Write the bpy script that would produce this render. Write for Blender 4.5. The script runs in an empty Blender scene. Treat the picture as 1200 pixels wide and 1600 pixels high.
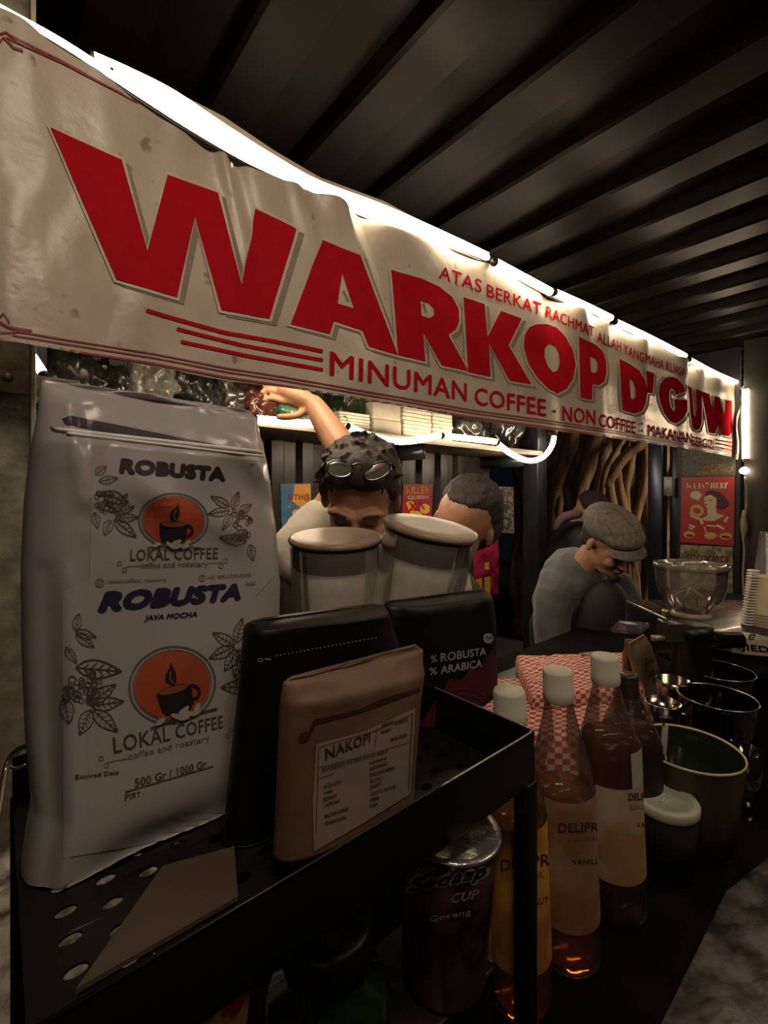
import bpy, bmesh, math, random
from mathutils import Vector, Matrix, noise, Quaternion
from mathutils.bvhtree import BVHTree
from mathutils.geometry import tessellate_polygon
random.seed(7)
C = bpy.context.scene.collection
SC = bpy.context.scene
# ------------------------------------------------------------------ camera, world, lights, exposure
F, CX, CY, CZ = 720.0, 600.0, 775.0, 1.5          # focal length and horizon in pixels of the 1200x1600 frame, eye height in metres
cd = bpy.data.cameras.new('camera'); cam = bpy.data.objects.new('camera', cd); C.objects.link(cam)
cam.location = (0, 0, CZ); cam.rotation_euler = (math.pi/2, 0, 0)
cd.sensor_fit = 'VERTICAL'; cd.sensor_height = 36; cd.lens = F/1600*36; cd.shift_y = -25/1600; cd.clip_start = .01; cd.clip_end = 60
SC.camera = cam
w = bpy.data.worlds.new('night'); SC.world = w; w.use_nodes = True
w.node_tree.nodes['Background'].inputs[0].default_value = (.10, .13, .2, 1)
w.node_tree.nodes['Background'].inputs[1].default_value = .012
SC.view_settings.view_transform = 'Standard'; SC.view_settings.look = 'None'; SC.view_settings.gamma = 1
SC.view_settings.exposure = 0.6; SC.view_settings.use_curve_mapping = False
SC.cycles.use_denoising = True; SC.cycles.caustics_reflective = False; SC.cycles.caustics_refractive = False
SC.cycles.max_bounces = 8; SC.cycles.transparent_max_bounces = 16; SC.cycles.sample_clamp_indirect = 4
WARM = (1.0, .80, .54)
def area(name, loc, target, size, power, col):
    l = bpy.data.lights.new(name, 'AREA'); l.size = size; l.energy = power; l.color = col
    o = bpy.data.objects.new(name, l); C.objects.link(o); o.location = loc
    o.rotation_euler = (Vector(target)-Vector(loc)).to_track_quat('-Z', 'Y').to_euler(); return o
area('stall_fill_light', (-.22, 1.0, 2.08), (-.02, 1.0, 1.4), .25, 3.0, (1, .80, .56))     # unseen fill behind the banner, added to brighten canisters and people
STRIP, STRIP_IN = 10.0, 26.0      # emission of the LED ropes on the banner and inside the stall
area('street_lamp_light', (-.2, -1.9, 2.2), (.1, .6, 1.5), 1.1, 1.0, (1, .82, .64))  # lamp of the lane behind the photographer
area('overhead_fill_light', (.12, .0, 2.37), (-.05, .65, 1.75), .45, 4.6, (1, .80, .62))    # unseen fill overhead, added to light the banner and fade down the bags     
area('tree_fill_light', (3.9, 3.2, 2.35), (3.0, 4.6, 1.3), .5, 50, (1, .72, .45))       # unseen fill light added to brighten the tree
area('counter_area_light', (1.25, .55, 2.3), (1.0, .9, 1.0), .5, 2.2, (1, .80, .56))    # unseen area light above the counter
# ------------------------------------------------------------------ coordinates
DX, DY = .763, .646
def S(a, b, z): return Vector((DX*a-DY*b, DY*a+DX*b, z))      # along the stall, into the stall, up
def P(px, py, Y): return Vector(((px-CX)/F*Y, Y, CZ-(py-CY)/F*Y))
def PB(px, py, b):                                             # point of the vertical plane at depth b behind the eye's stall line
    r = (px-CX)/F; return P(px, py, b/(DX-DY*r))
def PA(px, py, a):
    r = (px-CX)/F; return P(px, py, a/(DX*r+DY))
def PZ(px, py, z): return P(px, py, (CZ-z)*F/(py-CY))
NV = Vector((DY, -DX, 0)); DV = Vector((DX, DY, 0)); UP = Vector((0, 0, 1))
# ------------------------------------------------------------------ materials
MATS = {}
def mat(name, col, rough=.6, metal=0, var=.15, scale=20, col2=None, bump=0, bscale=None, spec=.5, alpha=1, sub=0, emit=0, trans=0, coat=0, lo=.35, hi=.65, stretch=(1,1,1), sheen=0):
    if name in MATS: return MATS[name]
    m = bpy.data.materials.new(name); m.use_nodes = True; MATS[name] = m
    nt = m.node_tree; N = nt.nodes; L = nt.links; b = N['Principled BSDF']
    tc = N.new('ShaderNodeTexCoord'); mp = N.new('ShaderNodeMapping'); L.new(tc.outputs['Object'], mp.inputs[0]); mp.inputs['Scale'].default_value = stretch
    nz = N.new('ShaderNodeTexNoise'); nz.inputs['Scale'].default_value = scale; nz.inputs['Detail'].default_value = 4; L.new(mp.outputs[0], nz.inputs['Vector'])
    rp = N.new('ShaderNodeValToRGB'); L.new(nz.outputs['Fac'], rp.inputs[0])
    c2 = col2 or tuple(max(0, c*(1-var)) for c in col)
    rp.color_ramp.elements[0].position = lo; rp.color_ramp.elements[1].position = hi
    rp.color_ramp.elements[0].color = (*c2, 1); rp.color_ramp.elements[1].color = (*col, 1)
    L.new(rp.outputs[0], b.inputs['Base Color'])
    b.inputs['Roughness'].default_value = rough; b.inputs['Metallic'].default_value = metal
    b.inputs['Specular IOR Level'].default_value = spec; b.inputs['Alpha'].default_value = alpha
    b.inputs['Coat Weight'].default_value = coat; b.inputs['Transmission Weight'].default_value = trans
    b.inputs['Sheen Weight'].default_value = sheen
    if sub: b.inputs['Subsurface Weight'].default_value = sub; b.inputs['Subsurface Radius'].default_value = (.01, .004, .002)
    if emit: b.inputs['Emission Color'].default_value = (*col, 1); b.inputs['Emission Strength'].default_value = emit
    if bump:
        n2 = N.new('ShaderNodeTexNoise'); n2.inputs['Scale'].default_value = bscale or scale*3; n2.inputs['Detail'].default_value = 5; L.new(mp.outputs[0], n2.inputs['Vector'])
        bp = N.new('ShaderNodeBump'); bp.inputs['Strength'].default_value = bump; bp.inputs['Distance'].default_value = .003
        L.new(n2.outputs['Fac'], bp.inputs['Height']); L.new(bp.outputs[0], b.inputs['Normal'])
    return m
def glass(name, tint=(.95, .95, .95), haze=0, hazecol=(.8, .8, .8), rough=.04, refl=1.0):
    """thin clear wall: transparent seen straight, mirror-like at grazing angles, with an optional milky haze"""
    if name in MATS: return MATS[name]
    m = bpy.data.materials.new(name); m.use_nodes = True; MATS[name] = m
    nt = m.node_tree; N = nt.nodes; L = nt.links; N.remove(N['Principled BSDF']); out = N['Material Output']
    tr = N.new('ShaderNodeBsdfTransparent'); tr.inputs[0].default_value = (*tint, 1)
    gl = N.new('ShaderNodeBsdfGlossy'); gl.inputs['Roughness'].default_value = rough
    df = N.new('ShaderNodeBsdfDiffuse'); df.inputs[0].default_value = (*hazecol, 1)
    tl = N.new('ShaderNodeBsdfTranslucent'); tl.inputs[0].default_value = (*hazecol, 1)
    m0 = N.new('ShaderNodeMixShader'); m0.inputs[0].default_value = .5; L.new(df.outputs[0], m0.inputs[1]); L.new(tl.outputs[0], m0.inputs[2])
    nz = N.new('ShaderNodeTexNoise'); nz.inputs['Scale'].default_value = 9
    mr = N.new('ShaderNodeMapRange'); mr.inputs['To Min'].default_value = haze*.7; mr.inputs['To Max'].default_value = haze*1.3; L.new(nz.outputs['Fac'], mr.inputs[0])
    m1 = N.new('ShaderNodeMixShader'); L.new(mr.outputs[0], m1.inputs[0]); L.new(tr.outputs[0], m1.inputs[1]); L.new(m0.outputs[0], m1.inputs[2])
    lw = N.new('ShaderNodeFresnel'); lw.inputs[0].default_value = 1.45
    mu = N.new('ShaderNodeMath'); mu.operation = 'MULTIPLY'; mu.inputs[1].default_value = refl; mu.use_clamp = True; L.new(lw.outputs[0], mu.inputs[0])
    m2 = N.new('ShaderNodeMixShader'); L.new(mu.outputs[0], m2.inputs[0]); L.new(m1.outputs[0], m2.inputs[1]); L.new(gl.outputs[0], m2.inputs[2])
    L.new(m2.outputs[0], out.inputs[0]); return m
def ink(name, col, rough=.6): return mat('ink_'+name, col, rough, var=.12, scale=40)
def emitmat(name, col, s):
    m = bpy.data.materials.new(name); m.use_nodes = True; N = m.node_tree.nodes; b = N['Principled BSDF']
    b.inputs['Base Color'].default_value = (.8, .8, .8, 1); b.inputs['Emission Color'].default_value = (*col, 1); b.inputs['Emission Strength'].default_value = s; return m
LED = emitmat('led_rope', WARM, STRIP); LED_IN = emitmat('led_rope_inner', WARM, STRIP_IN)
# ------------------------------------------------------------------ objects
def thing(name, label, cat, loc, group=None, kind=None):
    o = bpy.data.objects.new(name, None); C.objects.link(o); o.location = loc; o.empty_display_size = .02
    o['label'] = label; o['category'] = cat
    if group: o['group'] = group
    if kind: o['kind'] = kind
    return o
def tag(o, label, cat, group=None, kind=None):
    o['label'] = label; o['category'] = cat
    if group: o['group'] = group
    if kind: o['kind'] = kind
    return o
def obj(name, bm, m, parent=None, smooth=True, origin=None, recalc=False):
    """bm holds WORLD coordinates; the mesh becomes local to its parent (parts) or to its own base point (things)"""
    if recalc: bmesh.ops.recalc_face_normals(bm, faces=bm.faces)
    if parent is None:
        if origin is None:
            vs = [v.co for v in bm.verts]
            origin = Vector(((min(v.x for v in vs)+max(v.x for v in vs))/2, (min(v.y for v in vs)+max(v.y for v in vs))/2, min(v.z for v in vs)))
        base = Vector(origin)
    else:
        base = Vector(parent.location); p = parent.parent
        while p: base = base + p.location; p = p.parent
    bmesh.ops.translate(bm, vec=-base, verts=bm.verts)
    me = bpy.data.meshes.new(name); bm.to_mesh(me); bm.free()
    if m: me.materials.append(m)
    if smooth:
        me.shade_smooth() if hasattr(me, 'shade_smooth') else None
    o = bpy.data.objects.new(name, me); C.objects.link(o)
    if parent is None: o.location = base
    else: o.parent = parent
    return o
def struct(name, bm, m, smooth=False):
    o = obj(name, bm, m, None, smooth, origin=(0, 0, 0)); o['kind'] = 'structure'; return o
def wbvh(o):
    """BVH of an object in world coordinates"""
    base = Vector(o.location); p = o.parent
    while p: base = base + p.location; p = p.parent
    me = o.data
    return BVHTree.FromPolygons([v.co+base for v in me.vertices], [tuple(p.vertices) for p in me.polygons])
# ---- shapes (all add to a bmesh in world coordinates)
def NB(): return bmesh.new()
def addbox(bm, M, sx, sy, sz, bev=0):
    """box centred on M"""
    r = bmesh.ops.create_cube(bm, size=1, matrix=M @ Matrix.Diagonal((sx, sy, sz, 1)))
    if bev:
        es = list({e for v in r['verts'] for e in v.link_edges})
        bmesh.ops.bevel(bm, geom=es, offset=bev, segments=2, affect='EDGES', profile=.6)
    return bm
RS = Matrix.Rotation(math.atan2(DY, DX), 4, 'Z')
def sbox(a0, a1, b0, b1, z0, z1, bev=0, bm=None):
    bm = bm or NB()
    return addbox(bm, Matrix.Translation(S((a0+a1)/2, (b0+b1)/2, (z0+z1)/2)) @ RS, abs(a1-a0), abs(b1-b0), abs(z1-z0), bev)
def tube(bm, pts, r, seg=8, caps=True):
    pts = [Vector(p) for p in pts]; n = len(pts)
    rr = r if isinstance(r, (list, tuple)) else [r]*n
    rings = []; up = None
    for i, p in enumerate(pts):
        t = (pts[min(i+1, n-1)]-pts[max(i-1, 0)]).normalized()
        if up is None: up = Vector((0, 0, 1)) if abs(t.z) < .9 else Vector((1, 0, 0))
        x = t.cross(up).normalized(); y = x.cross(t).normalized(); up = y
        rings.append([bm.verts.new(p+(x*math.cos(k*2*math.pi/seg)+y*math.sin(k*2*math.pi/seg))*rr[i]) for k in range(seg)])
    for i in range(n-1):
        for k in range(seg):
            bm.faces.new((rings[i][k], rings[i+1][k], rings[i+1][(k+1) % seg], rings[i][(k+1) % seg]))
    if caps: bm.faces.new(rings[0]); bm.faces.new(rings[-1][::-1])
    return bm
def smooth_pts(pts, k=6):
    out = []; n = len(pts); pts = [Vector(p) for p in pts]
    for i in range(n-1):
        p0, p1, p2, p3 = pts[max(i-1, 0)], pts[i], pts[i+1], pts[min(i+2, n-1)]
        for j in range(k):
            t = j/k
            out.append(.5*((2*p1)+(p2-p0)*t+(2*p0-5*p1+4*p2-p3)*t*t+(3*p1-p0-3*p2+p3)*t**3))
    out.append(pts[-1]); return out
def lathe(bm, prof, M, seg=32, close=False):
    """prof: list of (radius, height), turned about M's z axis"""
    rings = []
    for r, z in prof:
        if r < 1e-6: rings.append([bm.verts.new(M @ Vector((0, 0, z)))])
        else: rings.append([bm.verts.new(M @ Vector((r*math.cos(k*2*math.pi/seg), r*math.sin(k*2*math.pi/seg), z))) for k in range(seg)])
    for a, b in zip(rings[:-1], rings[1:]):
        if len(a) == 1 and len(b) == 1: continue
        for k in range(seg):
            j = (k+1) % seg
            if len(a) == 1: bm.faces.new((a[0], b[j], b[k]))
            elif len(b) == 1: bm.faces.new((a[k], a[j], b[0]))
            else: bm.faces.new((a[k], a[j], b[j], b[k]))
    return bm
def grid(fn, nu, nv, bm=None, uv=False):
    bm = bm or NB()
    vs = [[bm.verts.new(fn(i/nu, j/nv)) for i in range(nu+1)] for j in range(nv+1)]
    lay = bm.loops.layers.uv.verify() if uv else None
    for j in range(nv):
        for i in range(nu):
            f = bm.faces.new((vs[j][i], vs[j][i+1], vs[j+1][i+1], vs[j+1][i]))
            if uv:
                for l, (a, b) in zip(f.loops, ((i, j), (i+1, j), (i+1, j+1), (i, j+1))): l[lay].uv = (a/nu, b/nv)
    return bm
def interp(tab, x):
    if x <= tab[0][0]:
        (x0, y0), (x1, y1) = tab[0], tab[1]
    else:
        for (x0, y0), (x1, y1) in zip(tab[:-1], tab[1:]):
            if x <= x1: break
    return y0+(y1-y0)*(x-x0)/(x1-x0)
def T(v): return Matrix.Translation(Vector(v))
def R(ax, deg): return Matrix.Rotation(math.radians(deg), 4, ax)
def crumple(bm, amp, sc, seed=0):
    bm.normal_update()
    o = Vector((seed*3.1, seed*1.7, seed))
    for v in bm.verts:
        p = v.co*sc+o
        d = noise.noise(p)*.6+abs(noise.noise(p*2.1))*.55-abs(noise.noise(p*4.7))*.35
        v.co += v.normal*d*amp
    return bm
# ---- flat print: outlines laid onto a real surface
def homog(q):
    (x0, y0), (x1, y1), (x2, y2), (x3, y3) = q          # TL TR BR BL ; unit square u right, v up
    # map (0,1)->TL (1,1)->TR (1,0)->BR (0,0)->BL
    p = [(x3, y3), (x2, y2), (x1, y1), (x0, y0)]
    (a0, b0), (a1, b1), (a2, b2), (a3, b3) = p
    sx = a0-a1+a2-a3; sy = b0-b1+b2-b3
    dx1 = a1-a2; dx2 = a3-a2; dy1 = b1-b2; dy2 = b3-b2; den = dx1*dy2-dx2*dy1
    g = (sx*dy2-dx2*sy)/den; h = (dx1*sy-sx*dy1)/den
    A = (a1-a0+g*a1, a3-a0+h*a3, a0, b1-b0+g*b1, b3-b0+h*b3, b0, g, h)
    return lambda u, v: ((A[0]*u+A[1]*v+A[2])/(A[6]*u+A[7]*v+1), (A[3]*u+A[4]*v+A[5])/(A[6]*u+A[7]*v+1))
def text2d(txt, bold=0, shear=0, res=3):
    cu = bpy.data.curves.new('t', 'FONT'); cu.body = txt; cu.offset = bold; cu.shear = shear; cu.resolution_u = res; cu.space_character = 1.05+bold*2
    o = bpy.data.objects.new('t', cu); C.objects.link(o)
    dg = bpy.context.evaluated_depsgraph_get(); me = o.evaluated_get(dg).to_mesh()
    vs = [(v.co.x, v.co.y) for v in me.vertices]; fs = [tuple(p.vertices) for p in me.polygons]
    o.evaluated_get(dg).to_mesh_clear(); bpy.data.objects.remove(o); bpy.data.curves.remove(cu)
    xs = [v[0] for v in vs]; ys = [v[1] for v in vs]; x0, x1, y0, y1 = min(xs), max(xs), min(ys), max(ys)
    return [((x-x0)/(x1-x0), (y-y0)/(y1-y0)) for x, y in vs], fs
def T2(txt, quad, bold=0, shear=0, res=3):
    vs, fs = text2d(txt, 0, shear, res); h = homog(quad)
    (ax, ay), (bx, by), _, (dx_, dy_) = quad; asp = math.hypot(bx-ax, by-ay)/max(1e-6, math.hypot(dx_-ax, dy_-ay))
    out, fo_ = [], []; s = 1/(1+1.6*bold)
    dirs = [(0, 0)] if not bold else [(math.cos(a*math.pi/4), math.sin(a*math.pi/4)) for a in range(8)]+[(.5*math.cos(a*math.pi/2), .5*math.sin(a*math.pi/2)) for a in range(4)] if bold > .08 else [(-1, 0), (1, 0), (0, 1), (0, -1)]
    for ox, oy in dirs:
        n = len(out); out += [h(u+ox*bold*.8/asp, (v-.5)*s+.5+oy*bold*.8) for u, v in vs]; fo_ += [tuple(i+n for i in f) for f in fs]
    return out, fo_
def poly(pts, holes=()):
    loops = [[Vector((x, y, 0)) for x, y in pts]]+[[Vector((x, y, 0)) for x, y in h] for h in holes]
    flat = [(v.x, v.y) for l in loops for v in l]
    return flat, [tuple(t) for t in tessellate_polygon(loops)]
def line2(pts, w):
    L_, R_ = [], []
    for i, (x, y) in enumerate(pts):
        x0, y0 = pts[max(i-1, 0)]; x1, y1 = pts[min(i+1, len(pts)-1)]
        dx, dy = x1-x0, y1-y0; l = math.hypot(dx, dy) or 1; nx, ny = -dy/l*w/2, dx/l*w/2
        L_.append((x+nx, y+ny)); R_.append((x-nx, y-ny))
    n = len(pts); return L_+R_, [(i, i+1, n+i+1, n+i) for i in range(n-1)]
def ell(cx, cy, rx, ry, rot=0, n=36, hole=None):
    def e(a, b): return [(cx+a*math.cos(t)*math.cos(rot)-b*math.sin(t)*math.sin(rot), cy+a*math.cos(t)*math.sin(rot)+b*math.sin(t)*math.cos(rot)) for t in (k*2*math.pi/n for k in range(n))]
    if hole:
        o, i = e(rx, ry), e(*hole); return o+i, [(k, (k+1) % n, n+(k+1) % n, n+k) for k in range(n)]
    return e(rx, ry), [tuple(range(n))]
def offs(pts, d):
    """grow a closed outline by d pixels"""
    A = sum(x0*y1-x1*y0 for (x0, y0), (x1, y1) in zip(pts, pts[1:]+pts[:1])); s = 1 if A > 0 else -1
    out = []; n = len(pts)
    for i in range(n):
        (xa, ya), (xb, yb), (xc, yc) = pts[i-1], pts[i], pts[(i+1) % n]
        l1 = math.hypot(xb-xa, yb-ya) or 1; l2 = math.hypot(xc-xb, yc-yb) or 1
        n1 = ((yb-ya)/l1*s, -(xb-xa)/l1*s); n2 = ((yc-yb)/l2*s, -(xc-xb)/l2*s)
        mx, my = n1[0]+n2[0], n1[1]+n2[1]; q = max(.45, (mx*mx+my*my)/2); out.append((xb+mx*d/q, yb+my*d/q))
    return out
def leaf(x, y, l, w, ang, n=6):
    """outline leaf with a midrib, drawn as thin strokes"""
    ca, sa = math.cos(ang), math.sin(ang)
    def q(u, v): return (x+(u*ca-v*sa)*l, y+(u*sa+v*ca)*l)
    up = [q(i/n, w*math.sin(math.pi*(i/n)**.8)) for i in range(n+1)]; dn = [q(i/n, -w*math.sin(math.pi*(i/n)**.8)) for i in range(n+1)]
    t = max(.7, l*.035)
    out = [line2(up, t), line2(dn, t), line2([q(0, 0), q(1, 0)], t*.8)]
    for k in range(1, n):
        out.append(line2([q(k/n, 0), q(min(1, k/n+.12), .7*w*math.sin(math.pi*(k/n)**.8))], t*.6)); out.append(line2([q(k/n, 0), q(min(1, k/n+.12), -.7*w*math.sin(math.pi*(k/n)**.8))], t*.6))
    return out
def decal(name, shapes, bvh, m, parent, off=.0008, cell=14, ycell=None):
    bm = NB()
    for vs, fs in shapes:
        bv = [bm.verts.new((x, y, 0)) for x, y in vs]
        for f in fs:
            try: bm.faces.new([bv[i] for i in f])
            except ValueError: pass
    if not bm.faces: bm.free(); return None
    xs = [v.co.x for v in bm.verts]; ys = [v.co.y for v in bm.verts]
    for lo, hi, ax in ((min(xs), max(xs), 0), (min(ys), max(ys), 1)):
        ce = cell if ax == 0 else (ycell or cell)
        k = math.floor(lo/ce)+1
        while k*ce < hi:
            co = Vector((0, 0, 0)); co[ax] = k*ce; no = Vector((0, 0, 0)); no[ax] = 1
            bmesh.ops.bisect_plane(bm, geom=bm.verts[:]+bm.edges[:]+bm.faces[:], dist=1e-4, plane_co=co, plane_no=no); k += 1
    bad = []; eye = Vector((0, 0, CZ))
    for v in bm.verts:
        d = (P(v.co.x, v.co.y, 1)-eye).normalized(); h = bvh.ray_cast(eye, d)
        if h[0] is None: bad.append(v)
        else:
            nn = h[1] if h[1].dot(d) < 0 else -h[1]
            v.co = h[0]+nn*off
    bmesh.ops.delete(bm, geom=bad, context='VERTS')
    bm.normal_update()
    for f in bm.faces:
        if f.normal.dot(f.calc_center_median()-eye) > 0: f.normal_flip()
    return obj(name, bm, m, parent, smooth=name in ('label', 'print', 'sticker'))
RED = mat('ink_banner_red', (.52, .012, .022), .9, var=.1, scale=40, spec=0)
BLACKINK = ink('black', (.012, .01, .012), .6)
# ------------------------------------------------------------------ the setting
def build_setting():
    rib = .25
    def prof(a):
        t = (a/rib) % 1
        return 0 if t < .42 else ((t-.42)/.08 if t < .50 else (1 if t < .92 else (1-t)/.08))
    bm = NB(); cols = []
    a = -3.0
    brk = []
    k = -12
    while k*rib < 7.5:
        for f in (0, .42, .46, .50, .92, .96): brk.append((k+f)*rib)
        k += 1
    h = {0: 0, .42: 0, .46: 1, .50: 1, .92: 1, .96: 0}
    i = 0
    for bb in brk:
        f = (0, .42, .46, .50, .92, .96)[i % 6]; i += 1
        z = 2.42-.035*(1 if f in (.46, .50, .92) else 0)
        if f == .50: z -= .006
        cols.append([bm.verts.new(S(bb, b, z)) for b in (-2.4, -1, 0, .6, 1.2, 1.9)])
    for c0, c1 in zip(cols[:-1], cols[1:]):
        for j in range(5): bm.faces.new((c0[j], c0[j+1], c1[j+1], c1[j]))
    struct('ceiling', bm, mat('roof_metal', (.0045, .0034, .0028), .36, .08, var=.5, scale=6, bump=.06, bscale=25, spec=.09))
    # corrugated container wall at the back
    bm = NB(); cols = []; bw = 1.80
    a = -1.2; i = 0
    while a < 2.42:
        d = (0, 0, .03, .03)[i % 4]; cols.append((bm.verts.new(S(a, bw+d, 0)), bm.verts.new(S(a, bw+d, 2.38)))); a += (.055, .02, .055, .02)[i % 4]; i += 1
    for c0, c1 in zip(cols[:-1], cols[1:]): bm.faces.new((c0[0], c1[0], c1[1], c0[1]))
    struct('wall_back', bm, mat('wall_metal', (.055, .05, .046), .38, .3, var=.6, scale=5, bump=.3, bscale=14, stretch=(1, 1, .4)))
    bm = sbox(-1.25, -1.2, -.2, 1.83, 0, 2.38); struct('wall_left', bm, mat('dark_board', (.03, .026, .022), .6, scale=8))
    bm = sbox(3.27, 3.30, .70, 1.02, 0, 2.36); struct('wall_right', bm, mat('panel_black', (.012, .012, .014), .45, scale=8))
    bm = sbox(-6, 9, -5, 7, -.04, 0); struct('floor', bm, mat('ground', (.05, .045, .04), .8, scale=3, bump=.5))
build_setting()
# ------------------------------------------------------------------ the banner
BB = .729
top_tab = [(-60, -15), (0, 20), (100, 80), (200, 146), (300, 210), (400, 266), (500, 308), (600, 350), (700, 386), (770, 413), (860, 461), (960, 509), (1070, 566), (1158, 607)]
bot_tab = [(-60, 525), (0, 534), (120, 553), (240, 571), (350, 592), (440, 605), (590, 630), (740, 655), (880, 673), (980, 688), (1080, 703), (1158, 717)]
def fold(x, c, w, h): return h*math.exp(-((x-c)/w)**2)
def bwave(x, v):
    t = 1-v
    w = .008*math.sin(x*.012+1)+.002*math.sin(x*.03+v*2)
    w += (fold(x-40*t, 905, 16, .020)+fold(x-20*t, 868, 14, -.018)+fold(x+10*t, 945, 12, .014)+fold(x, 1003, 9, .012)+fold(x, 1062, 7, .022)+fold(x, 1078, 8, -.018)+fold(x, 1092, 8, .012)+fold(x, 1120, 10, .012))*(.35+.65*v)
    w += v**2*(fold(x+v*90-95, 455, 16, .014)+fold(x-(1-v)*150, 520, 30, .016)-fold(x-(1-v)*120, 560, 26, .018)+fold(x-(1-v)*90, 350, 11, .012)-fold(x-(1-v)*90, 372, 12, .008))
    w += v**6*.004*math.sin(x*.05)
    w += .004*noise.noise(Vector((x*.02, v*5, 3)))
    return w
def banner_pt(x, v, extra=0):
    yt, yb = interp(top_tab, x), interp(bot_tab, x)
    p, q = PB(x, yb, BB), PB(x, yt, BB)
    return p.lerp(q, v)+NV*(bwave(x, v)+extra)
banner = thing('banner', 'long cream vinyl banner reading WARKOP in big red letters above the counter', 'banner', S(.9, BB, 1.7))
def xs_of(i, n):
    return -60+1218*(i/n)
vin = mat('banner_vinyl', (.62, .53, .42), .34, var=.3, scale=7, col2=(.50, .42, .33), bump=.35, bscale=60, lo=.3, hi=.6)
nt = vin.node_tree    # brown specks of mildew
n1 = nt.nodes.new('ShaderNodeTexNoise'); n1.inputs['Scale'].default_value = 38; n1.inputs['Detail'].default_value = 2
r1 = nt.nodes.new('ShaderNodeValToRGB'); r1.color_ramp.elements[0].position = .66; r1.color_ramp.elements[1].position = .74
mx = nt.nodes.new('ShaderNodeMixRGB'); bs = nt.nodes['Principled BSDF']; src = bs.inputs['Base Color'].links[0].from_socket
tcn = [n for n in nt.nodes if n.type == 'TEX_COORD'][0]; nt.links.new(tcn.outputs['Object'], n1.inputs['Vector'])
nt.links.new(n1.outputs['Fac'], r1.inputs[0]); nt.links.new(r1.outputs[0], mx.inputs[0]); nt.links.new(src, mx.inputs[1]); mx.inputs[2].default_value = (.30, .24, .17, 1)
nt.links.new(mx.outputs[0], bs.inputs['Base Color'])
bm = grid(lambda u, v: banner_pt(xs_of(u, 1), v), 406, 36)
sheet = obj('sheet', bm, vin, banner)
BV = wbvh(sheet)
def sc(pts, ox, oy, k): return [(ox+x/k, oy+y/k) for x, y in pts]
letters = [
 (sc([(155,403),(378,503),(458,785),(522,550),(680,606),(754,890),(798,655),(925,718),(840,997),(690,970),(606,680),(550,930),(362,875)], 0, 0, 2), [], 5.5),
 (sc([(248,143),(485,238),(720,860),(540,808),(500,708),(320,650),(297,730),(52,668)], 440, 340, 4), [sc([(374,352),(445,570),(343,540)], 440, 340, 4)], 4.5),
 (sc([(680,330),(870,385),(980,435),(1060,500),(1100,575),(1103,650),(1085,700),(1035,735),(1160,960),(995,925),(878,720),(892,900),(722,860)], 440, 340, 4), [sc([(862,522),(915,540),(945,575),(945,615),(915,632),(868,615)], 440, 340, 4)], 4),
 (sc([(213,325),(378,378),(400,632),(505,432),(668,490),(565,700),(745,1005),(575,975),(410,680),(425,945),(250,910)], 680, 400, 5), [], 3.5),
 (sc([(780,535),(870,535),(940,560),(1010,630),(1070,740),(1090,850),(1070,960),(1020,1040),(950,1075),(880,1040),(790,950),(720,840),(685,720),(690,620),(725,560)], 680, 400, 5), [sc([(890,690),(930,710),(960,770),(965,840),(945,900),(910,910),(870,860),(845,790),(845,730),(865,700)], 680, 400, 5)], 3.2),
 (sc([(90,105),(140,130),(200,160),(240,200),(258,260),(262,330),(250,385),(215,410),(175,400),(172,500),(100,485)], 880, 500, 4), [sc([(160,230),(195,245),(208,280),(205,320),(185,335),(165,325)], 880, 500, 4)], 2.6),
 (sc([(343,242),(420,285),(470,320),(505,380),(518,450),(510,520),(485,570),(440,585),(365,565)], 880, 500, 4), [sc([(405,365),(430,385),(445,430),(445,480),(430,497),(415,490)], 880, 500, 4)], 2.4),
 (sc([(512,318),(562,335),(552,460),(520,455)], 880, 500, 4), [], 2),
 (sc([(600,400),(630,362),(670,355),(710,370),(745,410),(760,445),(700,470),(690,440),(668,425),(655,450),(655,500),(665,545),(685,575),(698,550),(690,530),(690,495),(768,500),(770,570),(740,620),(700,648),(665,635),(625,580),(600,510),(592,450)], 880, 500, 4), [], 2.2),
 (sc([(775,412),(797,425),(812,600),(822,612),(828,560),(822,432),(860,447),(860,640),(845,685),(825,690),(803,670),(790,580)], 880, 500, 4), [], 1.8),
 (sc([(862,448),(908,465),(930,590),(938,475),(972,485),(1003,620),(1005,500),(1048,505),(1050,700),(1030,728),(985,720),(968,640),(945,712),(905,705)], 880, 500, 4), [], 1.8)]
cream = ink('banner_cream', (.66, .58, .46), .5); shade = mat('ink_taupe', (.34, .285, .22), .9, spec=0)
for _o in [(l,) for l in letters]: decal('letter_shadow', [poly([(x+e*1.9, y+e*1.5) for x, y in offs(o, e*.45)], [[(x+e*1.9, y+e*1.5) for x, y in h] for h in hs]) for o, hs, e in _o], BV, shade, banner, .0012 if _o[0][0][0][0] < 850 else .0018, 3 if _o[0][0][0][0] > 560 else 6, 10)
for _o in [(l,) for l in letters]: decal('letter_outline', [poly(offs(o, e*.9), []) for o, hs, e in _o], BV, cream, banner, .0024 if _o[0][0][0][0] < 850 else .0034, 3 if _o[0][0][0][0] > 560 else 6, 10)
for _o in letters: decal('letter', [poly(_o[0], _o[1])], BV, RED, banner, .0038 if _o[0][0][0] < 850 else .0052, 3 if _o[0][0][0] > 560 else 6, 10)
decal('headline_counter_shadow', [line2([(535,455),(543,473)], 4), line2([(660,474),(664,490)], 3.5)], BV, shade, banner, .0030, 7)['kind'] = 'stuff'
tl = []
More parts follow.
